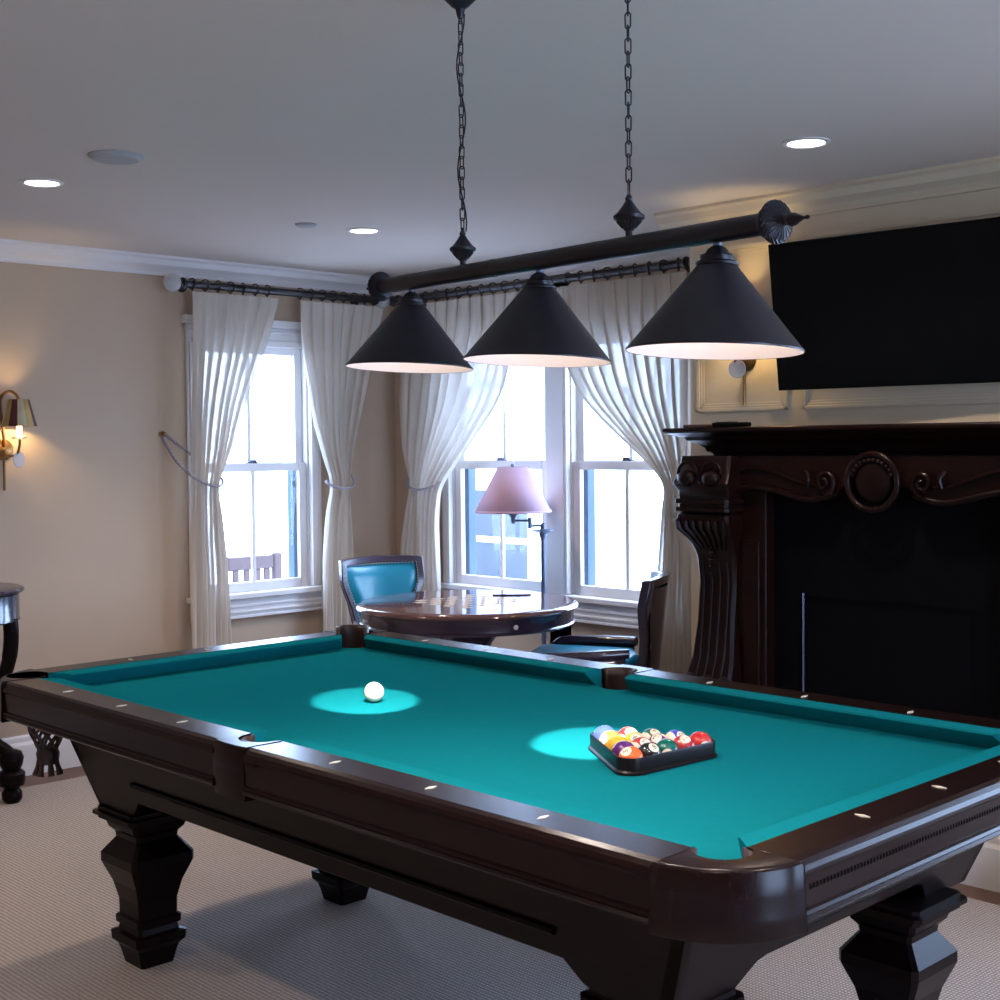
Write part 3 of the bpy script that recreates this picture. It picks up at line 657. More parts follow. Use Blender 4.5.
for i in range(3):
    c = A.lerp(B, i/2); z0 = 0
    prof = [(SR, -.008), (SR-.001, -.005), (.036, .128), (.034, .130)]
    m_ = MB().lathe([(SR+.001, -.009), (SR+.0015, -.006), (SR-.004, 0)]+[(.031, .1295)], c, 64, TL, cap=False)
    s_ = pobj(m_, 'lamp_shade', M['iron'])
    m_ = MB().lathe([(SR, -.0085), (SR-.005, -.0025), (.029, .1285), (.0, .1288)], c, 64, TL, cap=False)
    pobj(m_, 'shade_lining', M['shade_in'], s_)
    m_ = MB().lathe([(.030, .1285), (.0335, .129), (.0345, .132), (.032, .1345), (.0265, .1355), (.0275, .1425), (.0255, .1455), (.019, .1475), (.0175, .152), (.014, .156), (.010, .1585), (.008, .160)], c, 32, TL)
    pobj(m_, 'socket_cap', M['socket'] if False else M['iron'], s_)
    pobj(MB().lathe([(.0075, .158), (.0075, .163), (.006, .164), (.006, .178)], c, 16, TL), 'nipple', M['steel'], s_)
    m_ = MB().lathe([(.012, .095), (.013, .08), (.028, .055), (.03, .04), (.022, .022), (.0, .014)], c, 20, TL, cap=False)
    pobj(m_, 'bulb', M['bulb'], s_)
    l = bpy.data.lights.new('bulb_light', 'SPOT'); l.energy = SHADE_W*11; l.color = (1, .86, .78); l.shadow_soft_size = .03; l.spot_size = math.radians(160); l.spot_blend = 1
    lo = bpy.data.objects.new('bulb_light', l); C.objects.link(lo); lo.parent = pen; lo.location = c+Vector((0, 0, .012))-PO
    l = bpy.data.lights.new('lining_light', 'POINT'); l.energy = SHADE_W*.22; l.color = (1, .78, .7); l.shadow_soft_size = .012
    lo = bpy.data.objects.new('lining_light', l); C.objects.link(lo); lo.parent = pen; lo.location = c+Vector((0, 0, .006))-PO
def poolspot(c, tgt, ang, wattage):  # narrow spots added inside the shades to throw pools on the cloth
    l = bpy.data.lights.new('added_pool_spot', 'SPOT'); l.energy = wattage; l.color = (1, .93, .86); l.shadow_soft_size = .012; l.spot_size = math.radians(ang); l.spot_blend = .25
    lo = bpy.data.objects.new('added_pool_spot', l); C.objects.link(lo); lo.parent = pen; p = c+Vector((0, 0, .01)); lo.location = p-PO
    lo.rotation_mode = 'QUATERNION'; lo.rotation_quaternion = (Vector(tgt)-p).to_track_quat('-Z', 'Y')
poolspot(A, (2.385, 3.01, ZB), 14.5, POOL_W); poolspot(A.lerp(B, .5), (2.42, 2.185, ZB), 15, POOL_W)
def chain(s, ztop, full):
    b = onbar(s, .0175); x, y, z = b
    m_ = MB().lathe([(.006, 0), (.006, .008), (.009, .009), (.011, .013), (.021, .024), (.027, .029), (.0275, .034), (.020, .040), (.011, .052), (.006, .060), (.007, .064), (.004, .070)], (x, y, z), 32)
    pobj(m_, 'vase_ornament', M['iron'])
    f_ = MB()
    for k in range(20):
        a = 2*PI*k/20; f_.tube([(x+.0115*math.cos(a), y+.0115*math.sin(a), z+.013), (x+.0215*math.cos(a), y+.0215*math.sin(a), z+.0245)], .0012, 5)
    pobj(f_, 'fluting', M['iron'])
    z1 = z+.068; k = 0; lk = .0235
    top = ZC-.055
    n = max(3, int(round((top-z1)/.0215))); 
    par = pobj(MB().tube([(x, y, z1-.004), (x, y, z1+.008)], .003, 8), 'chain_loop', M['iron'])
    st = (top-z1)/n
    for k in range(n):
        zc = z1+.008+st*(k+.5)-.004; hl = st*.5+.0028; hw = .0052; a = math.radians(20) if k % 2 == 0 else math.radians(110)
        a += random.uniform(-.25, .25); pts = []
        for j in range(16):
            t = 2*PI*j/16; u = hw*math.cos(t); v = (hl-hw)*(1 if math.sin(t) >= 0 else -1)+hw*math.sin(t)
            pts.append((x+u*math.cos(a), y+u*math.sin(a), zc+v))
        pobj(MB().tube(pts, .0014, 6, closed=True), 'chain_link', M['iron'], par)
    m_ = MB().lathe([(.003, -.066), (.006, -.062), (.009, -.05), (.010, -.045), (.018, -.040), (.040, -.018), (.055, -.008), (.055, 0)], (x, y, ZC), 32)
    pobj(m_, 'canopy', M['iron'])
    pts = [(x+.006*math.sin(i*.55+(1 if full else 2)), y-.006*math.sin(i*.55+1), z1+(top-z1)*i/24) for i in range(25)]
    if full: pobj(MB().tube(pts, .0016, 6), 'cord', M['iron'])
chain(.232, ZC, True); chain(.785, ZC, False)

# ---------------------------------------------------------------- ceiling fixtures
first = None
spots = [((2.194, 4.554), 'round recessed ceiling light at the far left of the room'), ((3.71, 4.65), 'round recessed ceiling light nearest the window corner'), ((3.68, 2.392), 'round recessed ceiling light in front of the television')]
hidden = [(.6, 4.5), (.6, 2.4), (.6, .5), (2.1, .3), (3.66, .4), (-.8, 1.2)]  # unseen ceiling lights added as interior fill
for i, (x, y) in enumerate([s[0] for s in spots]+hidden):
    lab = spots[i][1] if i < 3 else 'unseen recessed ceiling light added to fill the room'
    if i == 0:
        t = thing('recessed_light', lab, 'ceiling light', (x, y, ZC), 0, 'recessed ceiling lights'); first = t
        MB().lathe([(.075, 0), (.075, -.004), (.062, -.007), (.055, -.003), (.055, 0)], (0, 0, 0), 40).obj('trim_ring', M['base'], t, smooth=True)
        MB().lathe([(.056, -.001), (.056, -.0045), (.03, -.006), (0, -.0065)], (0, 0, 0), 32, cap=False).obj('lens', M['disc'], t, smooth=True)
    else: t = dup(first, (x, y, ZC), None, lab)
    l = bpy.data.lights.new('downlight', 'SPOT'); l.energy = DOWNLIGHT_W; l.color = (1, .80, .64); l.shadow_soft_size = .05; l.spot_size = math.radians(125); l.spot_blend = .9
    lo = bpy.data.objects.new('downlight', l); C.objects.link(lo); lo.location = (x, y, ZC-.02)
t = thing('ceiling_speaker', 'round flush grey ceiling disc, the larger one, left of the chains', 'ceiling speaker', (2.175, 3.99, ZC))
MB().lathe([(.078, 0), (.078, -.008), (.070, -.016), (.0, -.018)], (0, 0, 0), 40, cap=False).obj('grille', M['duct'], t, smooth=True)
MB().lathe([(.088, 0), (.088, -.005), (.078, -.008), (.078, 0)], (0, 0, 0), 40).obj('trim_ring', M['duct'], t, smooth=True)
t = MB().lathe([(.045, 0), (.045, -.006), (.035, -.012), (0, -.013)], (0, 0, 0), 32, cap=False).obj('smoke_detector', M['duct'], smooth=True, loc=(3.426, 4.685, ZC))
tag(t, 'small round grey ceiling disc between the two left ceiling lights', 'smoke detector')

# ---------------------------------------------------------------- curtains and rods
def lerpt(tab, z):
    tab = sorted(tab)
    if z <= tab[0][0]: return tab[0][1]
    for (a, va), (b, vb) in zip(tab, tab[1:]):
        if z <= b:
            t = (z-a)/(b-a); return va+(vb-va)*t
    return tab[-1][1]
def smoothtab(tab, z, w_=.05): return sum(lerpt(tab, z+d) for d in (-w_, -w_/2, 0, w_/2, w_))/5
def curtain(name, PP, Ltab, Rtab, ztie, npl, label, seed, zbot=.02, ztop=2.262):
    rnd = random.Random(seed); ph = [rnd.uniform(0, 6.28) for _ in range(6)]; nu, nv = npl*14, 90
    def f(i, j):
        z = ztop-(ztop-zbot)*j
        l, r = smoothtab(Ltab, z), smoothtab(Rtab, z); wd = abs(r-l); k = npl
        wav = .35*math.sin(2*PI*i*k*.5+ph[0]+z*1.2)
        i = i+math.sin(PI*i)*(.035*math.sin(2*PI*i*1.3+ph[2])+.02*math.sin(2*PI*i*3.1+ph[5])); i = max(0, min(1, i))
        u = i+ .25/k*math.sin(2*PI*i*k+ph[1]+.8*z)
        head = min(1, max(0, (ztop-z)/.18))
        amp = .013+.007*head; squeeze = math.exp(-((z-ztie)/.16)**2)
        amp = amp*(1-.25*squeeze)
        tri_ = math.sin(2*PI*i*k+ph[2]*0+.5*math.sin(z*3+ph[3])+wav)
        d = amp*tri_+ .010*math.sin(2*PI*i*2+z*2.1+ph[4])*head
        d += .03*squeeze*math.sin(PI*i)
        s = l+(r-l)*u
        return PP(s, d, z)
    m_ = MB(); m_.grid(nu, nv, f)
    base = PP((Ltab[-1][1]+Rtab[-1][1])/2, 0, 0)
    t = thing(name, label, 'curtain', base, 0, 'sheer window curtains')
    o = Vector(base); m_.v = [tuple(Vector(v)-o) for v in m_.v]; c_ = m_.obj('drape', M['sheer'], t, smooth=True)
    # heading tape
    h_ = MB(); 
    h_.grid(nu, 3, lambda i, j: tuple(Vector(f(i, j*.030)) - o + (Vector(PP(0, .0015, 0))-Vector(PP(0, 0, 0)))))
    h_.obj('heading_tape', M['sheer'], t, smooth=True)
    return t, f
def ringpart(t, PP, s, zc):
    o = Vector(t.location); m_ = MB(); ax = 0
    p0 = Vector(PP(s, 0, zc)); dn = (Vector(PP(s, 1, zc))-p0).normalized(); sd = (Vector(PP(s+1, 0, zc))-p0).normalized(); dn = (dn+sd*random.uniform(-.5, .5)).normalized()
    m_.tube([tuple(p0-o+dn*.026*math.cos(2*PI*k/16)+Vector((0, 0, .026*math.sin(2*PI*k/16)-.004))) for k in range(16)], .0035, 6, closed=True)
    m_.sphere(tuple(p0-o+Vector((0, 0, -.034))), .006, 6)
    m_.obj('curtain_ring', M['rod'], t, smooth=True)
PA = lambda s, d, z: (s, 5.86-d, z)
PB = lambda s, d, z: (4.86-d, s, z)
c1, _ = curtain('curtain', PA, [(2.27, 3.578), (1.727, 3.566), (1.232, 3.561), (.0, 3.555)], [(2.27, 4.095), (1.991, 3.996), (1.732, 3.887), (1.477, 3.804), (1.297, 3.718), (1.124, 3.749), (.869, 3.773), (.511, 3.784), (0, 3.80)], 1.297, 8, 'sheer white curtain hanging beside the wall sconce, leftmost of the four', 1)
c2, _ = curtain('curtain', PA, [(2.27, 4.226), (2.001, 4.241), (1.632, 4.305), (1.391, 4.38), (1.288, 4.418), (1.149, 4.382), (.881, 4.357), (0, 4.349)], [(2.27, 4.785), (1.854, 4.675), (1.47, 4.571), (1.285, 4.54), (1.142, 4.551), (.89, 4.561), (0, 4.552)], 1.285, 8, 'sheer white curtain tied back on the right side of the left window', 2)
c3, _ = curtain('curtain', PB, [(2.27, 5.731), (1.744, 5.766), (1.467, 5.746), (1.279, 5.69), (1.133, 5.735), (.908, 5.791), (0, 5.813)], [(2.27, 4.83), (2.1, 4.84), (1.871, 4.918), (1.721, 4.993), (1.569, 5.146), (1.385, 5.343), (1.265, 5.465), (1.085, 5.501), (0, 5.492)], 1.272, 10, 'sheer white curtain swept to the left behind the round table', 3)
c4, _ = curtain('curtain', PB, [(2.27, 4.64), (2.1, 4.62), (1.853, 4.515), (1.703, 4.417), (1.555, 4.233), (1.436, 4.061), (1.303, 3.896), (1.23, 3.92), (.906, 3.945), (.577, 3.989), (0, 4.02)], [(2.27, 3.80), (1.685, 3.805), (1.305, 3.798), (1.052, 3.771), (.6, 3.745), (0, 3.74)], 1.303, 10, 'sheer white curtain swept to the right beside the carved mantel', 4)
RZ = 2.297
for t, PP, ss in ((c1, PA, [3.59+k*.074 for k in range(7)]), (c2, PA, [4.24+k*.072 for k in range(8)]), (c3, PB, [4.86+k*.088 for k in range(10)]), (c4, PB, [3.83+k*.085 for k in range(9)])):
    for s in ss: ringpart(t, PP, s, RZ+.006)
def rodbuild(PP, s0, s1, label, glass0, glass1):
    t = thing('curtain_rod', label, 'curtain rod', PP((s0+s1)/2, 0, RZ), 0); o = Vector(t.location)
    def V_(s, d=0, z=RZ): return tuple(Vector(PP(s, d, z))-o)
    MB().tube([V_(s0), V_(s1)], .019, 16).obj('pole', M['rod'], t, smooth=True)
    for s, sg, gl in ((s0, -1, glass0), (s1, 1, glass1)):
        ax = (Vector(PP(1, 0, 0))-Vector(PP(0, 0, 0)))*sg
        MB().lathe([(.019, -.01), (.030, -.008), (.030, 0), (.022, .004), (.024, .012), (.014, .018)], V_(s), 20, ax).obj('finial_collar', M['rod'], t, smooth=True)
        fb_ = MB().sphere(tuple(Vector(V_(s))+ax*(.054 if gl else .04)), .044 if gl else .03, 24); fb_.obj('finial', M['crystal'] if gl else M['rod'], t, smooth=True)
    for s in (s0+.06, s1-.06):
        br = MB().tube([V_(s, 0), V_(s, -.10)], .009, 8); br.lathe([(.03, 0), (.03, .008), (.012, .012)], V_(s, -.11), 16, (Vector(PP(0, 1, 0))-Vector(PP(0, 0, 0)))); br.obj('bracket', M['rod'], t, smooth=True)
rodbuild(PA, 3.535, 4.745, 'dark curtain rod with clear ball finials over the left window', True, True)
rodbuild(PB, 3.78, 5.80, 'long dark curtain rod above the two right windows', False, False)
def rope(pts, label, r=.0065):
    # two twisted strands
    P_ = [Vector(p) for p in pts]; o = P_[0].copy(); fine = []
    for a, b in zip(P_, P_[1:]):
        n = max(2, int((b-a).length/.008))
        for k in range(n): fine.append(a.lerp(b, k/n))
    fine.append(P_[-1]); m_ = MB()
    for s_ in (0, PI):
        m_.tube([tuple(p-o+Vector((math.cos(i*.9+s_), math.sin(i*.9+s_), math.cos(i*.9+s_)))*r*.45) for i, p in enumerate(fine)], r*.72, 6)
    ob = m_.obj('tieback_rope', M['rope'], smooth=True, loc=o); tag(ob, label, 'tieback', 'curtain tieback ropes'); return ob
def catm(p, n=8):
    p = [Vector(v) for v in p]; out_ = []
    for i in range(len(p)-1):
        a = p[max(0, i-1)]; b = p[i]; c = p[i+1]; d = p[min(len(p)-1, i+2)]
        for k in range(n):
            t = k/n; out_.append(.5*((2*b)+(c-a)*t+(2*a-5*b+4*c-d)*t*t+(3*b-a-3*c+d)*t**3))
    out_.append(p[-1]); return out_
rope(catm([(3.465, 5.965, 1.56), (3.475, 5.93, 1.50), (3.50, 5.88, 1.42), (3.56, 5.825, 1.345), (3.64, 5.81, 1.305), (3.705, 5.815, 1.30), (3.735, 5.85, 1.33), (3.70, 5.90, 1.38), (3.52, 5.955, 1.53), (3.47, 5.965, 1.57)]), 'grey twisted rope looping from the wall hook to the leftmost curtain')
hk = MB().lathe([(.014, 0), (.014, .006), (.006, .01), (.006, .03), (.012, .034), (.006, .04)], (0, 0, 0), 12, (0, -1, 0)).obj('tieback_hook', M['gold'], smooth=True, loc=(3.465, 5.97, 1.56)); tag(hk, 'small wall hook holding the rope beside the leftmost curtain', 'hook')
rope(catm([(4.60, 5.955, 1.36), (4.575, 5.86, 1.32), (4.54, 5.815, 1.275), (4.47, 5.80, 1.262), (4.41, 5.81, 1.275), (4.385, 5.85, 1.30), (4.45, 5.90, 1.31), (4.59, 5.955, 1.37)]), 'grey twisted rope round the curtain at the right of the left window')
rope(catm([(4.955, 5.80, 1.36), (4.86, 5.74, 1.30), (4.815, 5.68, 1.265), (4.80, 5.58, 1.25), (4.81, 5.49, 1.265), (4.85, 5.455, 1.29), (4.90, 5.58, 1.30), (4.955, 5.79, 1.37)]), 'grey twisted rope round the curtain behind the round table')

# ---------------------------------------------------------------- fireplace mantel
mt = thing('fireplace_mantel', 'massive carved dark wood fireplace mantel with scrolled pilaster and cartouche', 'fireplace', (XF, 2.465, 0))
MO = Vector(mt.location)
def mobj(mb, name, m_=None, smooth=True, bevel=0, par=None):
    mb.v = [tuple(Vector(v)-MO) for v in mb.v]; return mb.obj(name, m_ or M['mantel'], par or mt, smooth=smooth, bevel=bevel)
yc = 2.465
def mirror(fn):
    fn(lambda y: y); fn(lambda y: 2*yc-y)
sp_ = [(0, 1.440), (.115, 1.440), (.120, 1.452), (.135, 1.456), (.140, 1.470), (.165, 1.490), (.190, 1.500), (.200, 1.512), (.225, 1.520), (.250, 1.528), (.258, 1.534), (.258, 1.545), (.250, 1.549), (0, 1.549)]
# shelf with mitred return: rings following profile around three sides
half = 3.365-yc
vs = []; fs = []; pr = sp_
for (u, z) in pr:
    e = u-.258
    vs += [(XF, yc+half+e, z), (XF-u-.0, yc+half+e, z), (XF-u-.0, yc-half-e, z), (XF, yc-half-e, z)]
n = len(pr)
for i in range(n-1):
    for k in range(3): fs.append((i*4+k, i*4+k+1, (i+1)*4+k+1, (i+1)*4+k))
fs.append(((n-1)*4, (n-1)*4+1, (n-1)*4+2, (n-1)*4+3)); fs.append((3, 2, 1, 0))
mobj(MB().add(vs, fs), 'mantel_shelf', smooth=False, bevel=.002)
def pil(my):
    # stepped carved pilaster (z, yInner, yOuter, front X)
    tb = [(0, 3.03, 3.29, 4.12), (.12, 3.03, 3.29, 4.12), (.14, 3.05, 3.27, 4.14), (.50, 3.05, 3.27, 4.14), (.53, 3.04, 3.265, 4.15), (.58, 3.04, 3.255, 4.155), (.66, 3.05, 3.245, 4.185), (.80, 3.06, 3.235, 4.205), (.95, 3.06, 3.235, 4.22), (1.05, 3.055, 3.24, 4.21), (1.10, 3.05, 3.25, 4.19), (1.14, 3.04, 3.27, 4.16), (1.18, 3.035, 3.285, 4.135), (1.215, 3.04, 3.28, 4.14), (1.225, 3.04, 3.27, 4.16), (1.228, 3.03, 3.285, 4.13), (1.242, 3.03, 3.285, 4.13), (1.244, 3.04, 3.275, 4.14), (1.256, 3.04, 3.275, 4.14), (1.258, 3.03, 3.285, 4.13), (1.275, 3.03, 3.285, 4.13), (1.277, 3.04, 3.275, 4.14), (1.305, 3.035, 3.275, 4.14), (1.335, 3.03, 3.29, 4.12), (1.37, 3.035, 3.28, 4.14), (1.44, 3.04, 3.275, 4.16)]
    mobj(MB().sections([[(XF, my(a), z), (x+.012, my(a), z), (x, my(a+.012), z), (x, my(b-.012), z), (x+.012, my(b), z), (XF, my(b), z)] for z, a, b, x in tb]), 'pilaster', bevel=0)
    for yy in (3.10, 3.215): mobj(MB().sphere((4.125, my(yy), 1.355), .040, 20, sq=(.8, 1, .8)), 'carved_boss')
    for yy in (3.10, 3.215):
        mobj(MB().tube([(4.128, my(yy+.045*math.cos(a)), 1.372+.045*math.sin(a)) for a in [PI*k/12 for k in range(13)]], .007, 8), 'carved_arch')
    lf = MB()
    for k in range(7):
        y = 3.055+k*.035; lf.tube([(4.15, my(y), 1.205), (4.132, my(y), 1.19), (4.138, my(y), 1.165), (4.165, my(3.15+(y-3.16)*.8), 1.125), (4.195, my(3.15+(y-3.16)*.6), 1.08)], [.006, .012, .012, .008, .004], 8)
    mobj(lf, 'acanthus_leaves')
    fl = MB()
    for k in range(4):
        y = 3.09+k*.038; fl.tube([(4.21, my(y), 1.03), (4.22, my(y), .95), (4.206, my(y), .80), (4.188, my(y), .66), (4.16, my(y), .585)], [.004, .006, .006, .007, .006], 8)
    mobj(fl, 'flutes')
    bd = MB()
    for k in range(4): bd.sphere((4.195-.002*k, my(3.15), 1.07-k*.028), .012-.0015*k, 10)
    mobj(bd, 'carved_beads')
    sc_ = MB()
    for k in range(3): sc_.sphere((4.155, my(3.065+k*.08), .575), .03, 14, sq=(.7, 1, .9))
    mobj(sc_, 'carved_foot')
    m_ = MB().box((4.235, min(my(3.06), my(2.93)), 0), (XF, max(my(3.06), my(2.93)), 1.438)); mobj(m_, 'inner_pilaster', smooth=False, bevel=.006)
    m_ = MB().box((4.225, min(my(3.03), my(2.955)), .2), (4.238, max(my(3.03), my(2.955)), 1.12)); mobj(m_, 'inner_panel', smooth=False, bevel=.004)
mirror(pil)
# frieze board with scalloped edge
low = [(3.05, 1.300), (3.0, 1.312), (2.936, 1.312), (2.87, 1.302), (2.817, 1.289), (2.76, 1.276), (2.715, 1.273), (2.66, 1.283), (2.62, 1.30), (2.595, 1.33)]
full = low+[(2*yc-y, z) for y, z in low[::-1]]
bm_ = MB()
vs = []; fs = []
for y, z in full: vs += [(4.22, y, z), (4.22, y, 1.44), (4.35, y, 1.44), (4.35, y, z)]
for k in range(len(full)-1):
    for e in range(4): fs.append((k*4+e, k*4+(e+1) % 4, (k+1)*4+(e+1) % 4, (k+1)*4+e))
fs.append((0, 1, 2, 3)); fs.append(tuple((len(full)-1)*4+e for e in (3, 2, 1, 0)))
mobj(MB().add(vs, fs), 'frieze', smooth=False)
def scr(my):
    pts = [(4.212, my(y), z+.008) for y, z in low[:-1]]
    mobj(MB().tube(catm(pts, 5), .012, 10), 'scroll_edge')
    up_ = [(3.045, 1.385), (2.98, 1.395), (2.9, 1.385), (2.82, 1.36), (2.75, 1.338), (2.69, 1.330)]
    mobj(MB().tube(catm([(4.214, my(y), z) for y, z in up_], 5), .007, 8), 'scroll_groove')
    sp2 = []
    for k in range(34):
        a = -PI*.5+k*.30; r = .040*(1-k/40); sp2.append((4.206-.0006*k, my(2.655-r*math.cos(a)*1.0), 1.345+r*math.sin(a)*1.1))
    mobj(MB().tube(sp2, [.011*(1-k/60) for k in range(34)], 8), 'volute')
    mobj(MB().tube(catm([(4.205, my(2.735), 1.385), (4.195, my(2.72), 1.36), (4.20, my(2.725), 1.33)], 6), .008, 8), 'leaf_tip')
mirror(scr)
m_ = MB().sphere((4.215, yc, 1.352), .09, 28, sq=(.28, .85, .9)); mobj(m_, 'cartouche')
m_ = MB().tube([(4.200, yc+.098*math.cos(2*PI*k/40), 1.348+.098*math.sin(2*PI*k/40)) for k in range(40)], .012, 10, closed=True); mobj(m_, 'cartouche_frame')
m_ = MB()
for k in range(12):
    a = PI*.1+PI*.8*k/11; m_.sphere((4.197, yc+.08*math.cos(a), 1.35+.075*math.sin(a)), .010, 8)
for k in range(5): m_.sphere((4.198, yc-.04+.02*k, 1.25+.004*abs(k-2)), .012, 8)
mobj(m_, 'cartouche_leaves')
# black surround, fire screen and firebox
m_ = MB().box((4.29, 2.80, 0), (XF, 2.94, 1.43)).box((4.29, 1.99, 0), (XF, 2.13, 1.43)).box((4.29, 2.13, .92), (XF, 2.80, 1.43)).box((4.30, 2.13, .02), (4.31, 2.80, .92)); mobj(m_, 'surround', M['black'], smooth=False)
m_ = MB().tube([(4.285, 2.80, .0), (4.285, 2.80, .93)], .005, 4); mobj(m_, 'opening_trim', M['socket'], smooth=False)
m_ = MB().box((XF+.36, 2.135, 0), (XF+.39, 2.795, .945)).box((XF+.002, 2.13, 0), (XF+.36, 2.14, .94)).box((XF+.002, 2.79, 0), (XF+.36, 2.799, .94)).box((XF+.002, 2.14, .935), (XF+.36, 2.79, .945)); mobj(m_, 'firebox', M['black'], smooth=False)
# items on the shelf
t = thing('remote_control', 'black remote control lying on the mantel shelf below the television', 'remote control', (4.20, 3.06, 1.549), math.radians(8))
MB().box((-.022, -.075, 0), (.022, .075, .018)).obj('body', M['tv'], t, bevel=.006)
MB().box((-.014, -.02, .018), (.014, .06, .0205)).obj('button_pad', M['socket'], t, bevel=.001)
tr2 = MB().box((-.035, -.055, 0), (.035, .055, .012)).obj('closed_case', mat('reddish_brown_leather', (.08, .025, .02, 1), .5, noise=.2), bevel=.004, loc=(4.20, 3.21, 1.549))
tag(tr2, 'flat reddish-brown case on the left of the mantel shelf', 'case')

# wall panel mouldings
def panelframe(name, y0, y1, z0, z1):
    m_ = MB()
    for (o_, d_, w_) in ((0, .010, .012), (.012, .006, .010), (.022, .003, .010)):
        a, b, c, d = y0+o_, y1-o_, z0+o_, z1-o_
        m_.box((XF-d_, a, c), (XF, a+w_, d)).box((XF-d_, b-w_, c), (XF, b, d)).box((XF-d_, a, c), (XF, b, c+w_)).box((XF-d_, a, d-w_), (XF, b, d))
    struct(m_.obj(name, M['panel'], bevel=.003))
panelframe('trim_6', 2.955, 3.385, 1.615, 2.265)
panelframe('trim_7', 1.96, 2.885, 1.615, 2.265)
panelframe('trim_8', .6, 1.86, 1.615, 2.265)

# ---------------------------------------------------------------- television
tv = thing('television', 'large black wall television tilted slightly forward above the mantel', 'television', (4.27, 2.90, 1.681), math.radians(4))
sc_h = .54; y0_, y1_ = -1.41, 0
tl = math.atan2(.075, .535)
def TV(u, v, d):   # v up the screen, d depth from front
    return (-v*math.sin(tl)+d*math.cos(tl), u, v*math.cos(tl)+d*math.sin(tl))
def tvbox(u0, u1, v0, v1, d0, d1):
    m_ = MB().box((u0, v0, d0), (u1, v1, d1)); m_.v = [TV(*v) for v in m_.v]; return m_
tvbox(y0_, y1_, 0, sc_h, .004, .045).obj('body', M['tv'], tv, bevel=.004)
tvbox(y0_+.012, y1_-.012, .016, sc_h-.012, 0, .0045).obj('screen', mat('dark_screen', (.001, .001, .0015, 1), .35, spec=.15, noise=.1), tv)
m_ = MB().box((.072, -.9, .10), (.084, -.5, .40)); m_.obj('wall_bracket', M['tv'], tv)
m_ = MB().box((.0, -.75, .20), (.075, -.65, .32)); m_.obj('tilt_arm', M['tv'], tv)

# ---------------------------------------------------------------- sconces
def sconce(loc, rotz, label):
    t = thing('wall_sconce', label, 'wall sconce', loc, rotz, 'brass wall sconces')   # local -y points into the room, z 0 = backplate centre
    MB().lathe([(.048, 0), (.048, .006), (.036, .014), (.018, .02), (.008, .028), (0, .03)], (0, 0, 0), 28, (0, -1, 0), cap=False).obj('backplate', M['gold'], t, smooth=True)
    MB().tube([(0, -.012, -.02), (0, -.012, -.185)], .006, 8).obj('drop_rod', M['gold'], t, smooth=True)
    MB().tube(catm([(0, -.02, .0), (-.01, -.03, .10), (-.02, -.03, .21), (-.01, -.045, .25), (.01, -.075, .262), (.03, -.095, .24), (.035, -.10, .21)], 6), .007, 8).obj('upper_arm', M['gold'], t, smooth=True)
    MB().tube(catm([(0, -.02, -.01), (.0, -.06, -.03), (.02, -.10, -.02), (.035, -.10, .02), (.035, -.10, .055)], 6), .006, 8).obj('lower_arm', M['gold'], t, smooth=True)
    s_ = MB(); n = 12
    for k in range(n):
        a0, a1 = 2*PI*k/n, 2*PI*(k+1)/n; mi = k % 3
        for (a, b) in ((a0, (a0+a1)/2), ((a0+a1)/2, a1)):
            vs = [(.035+.078*math.cos(a), -.10+.078*math.sin(a), .105), (.035+.078*math.cos(b), -.10+.078*math.sin(b), .105), (.035+.046*math.cos(b), -.10+.046*math.sin(b), .225), (.035+.046*math.cos(a), -.10+.046*math.sin(a), .225)]
            s_.add(vs, [(0, 1, 2, 3)], mi)
    so = s_.obj('lamp_shade', [M['stripeA'], M['stripeB'], M['stripeC']], t, smooth=True); md = so.modifiers.new('t', 'SOLIDIFY'); md.thickness = .002
    MB().lathe([(.012, .055), (.012, .11)], (.035, -.10, 0), 12).obj('candle_tube', M['flame'], t, smooth=True)
    MB().lathe([(.006, .045), (.03, .05), (.034, .056), (.03, .058), (.012, .056)], (.035, -.10, 0), 20).obj('drip_pan', M['crystal'], t, smooth=True)
    d_ = MB().lathe([(.0, -.003), (.033, -.003), (.036, 0), (.033, .003), (0, .003)], (.03, -.10, -.045), 24, (.35, -1, 0), cap=False); d_.obj('crystal_disc', M['crystal'], t, smooth=True)
    MB().tube([(.035, -.10, .02), (.03, -.10, -.01)], .002, 6).obj('hanger', M['gold'], t, smooth=True)
    l = bpy.data.lights.new('candle_light', 'POINT'); l.energy = 4.2; l.color = (1, .72, .32); l.shadow_soft_size = .02
    lo = bpy.data.objects.new('candle_light', l); C.objects.link(lo); lo.parent = t; lo.location = (.035, -.10, .15)
    return t
sconce((2.658, YA, 1.49), 0, 'brass candle sconce with striped shade on the beige left wall')
sconce((XF, 3.15, 1.82), -PI/2, 'brass candle sconce on the cream panelling beside the television')

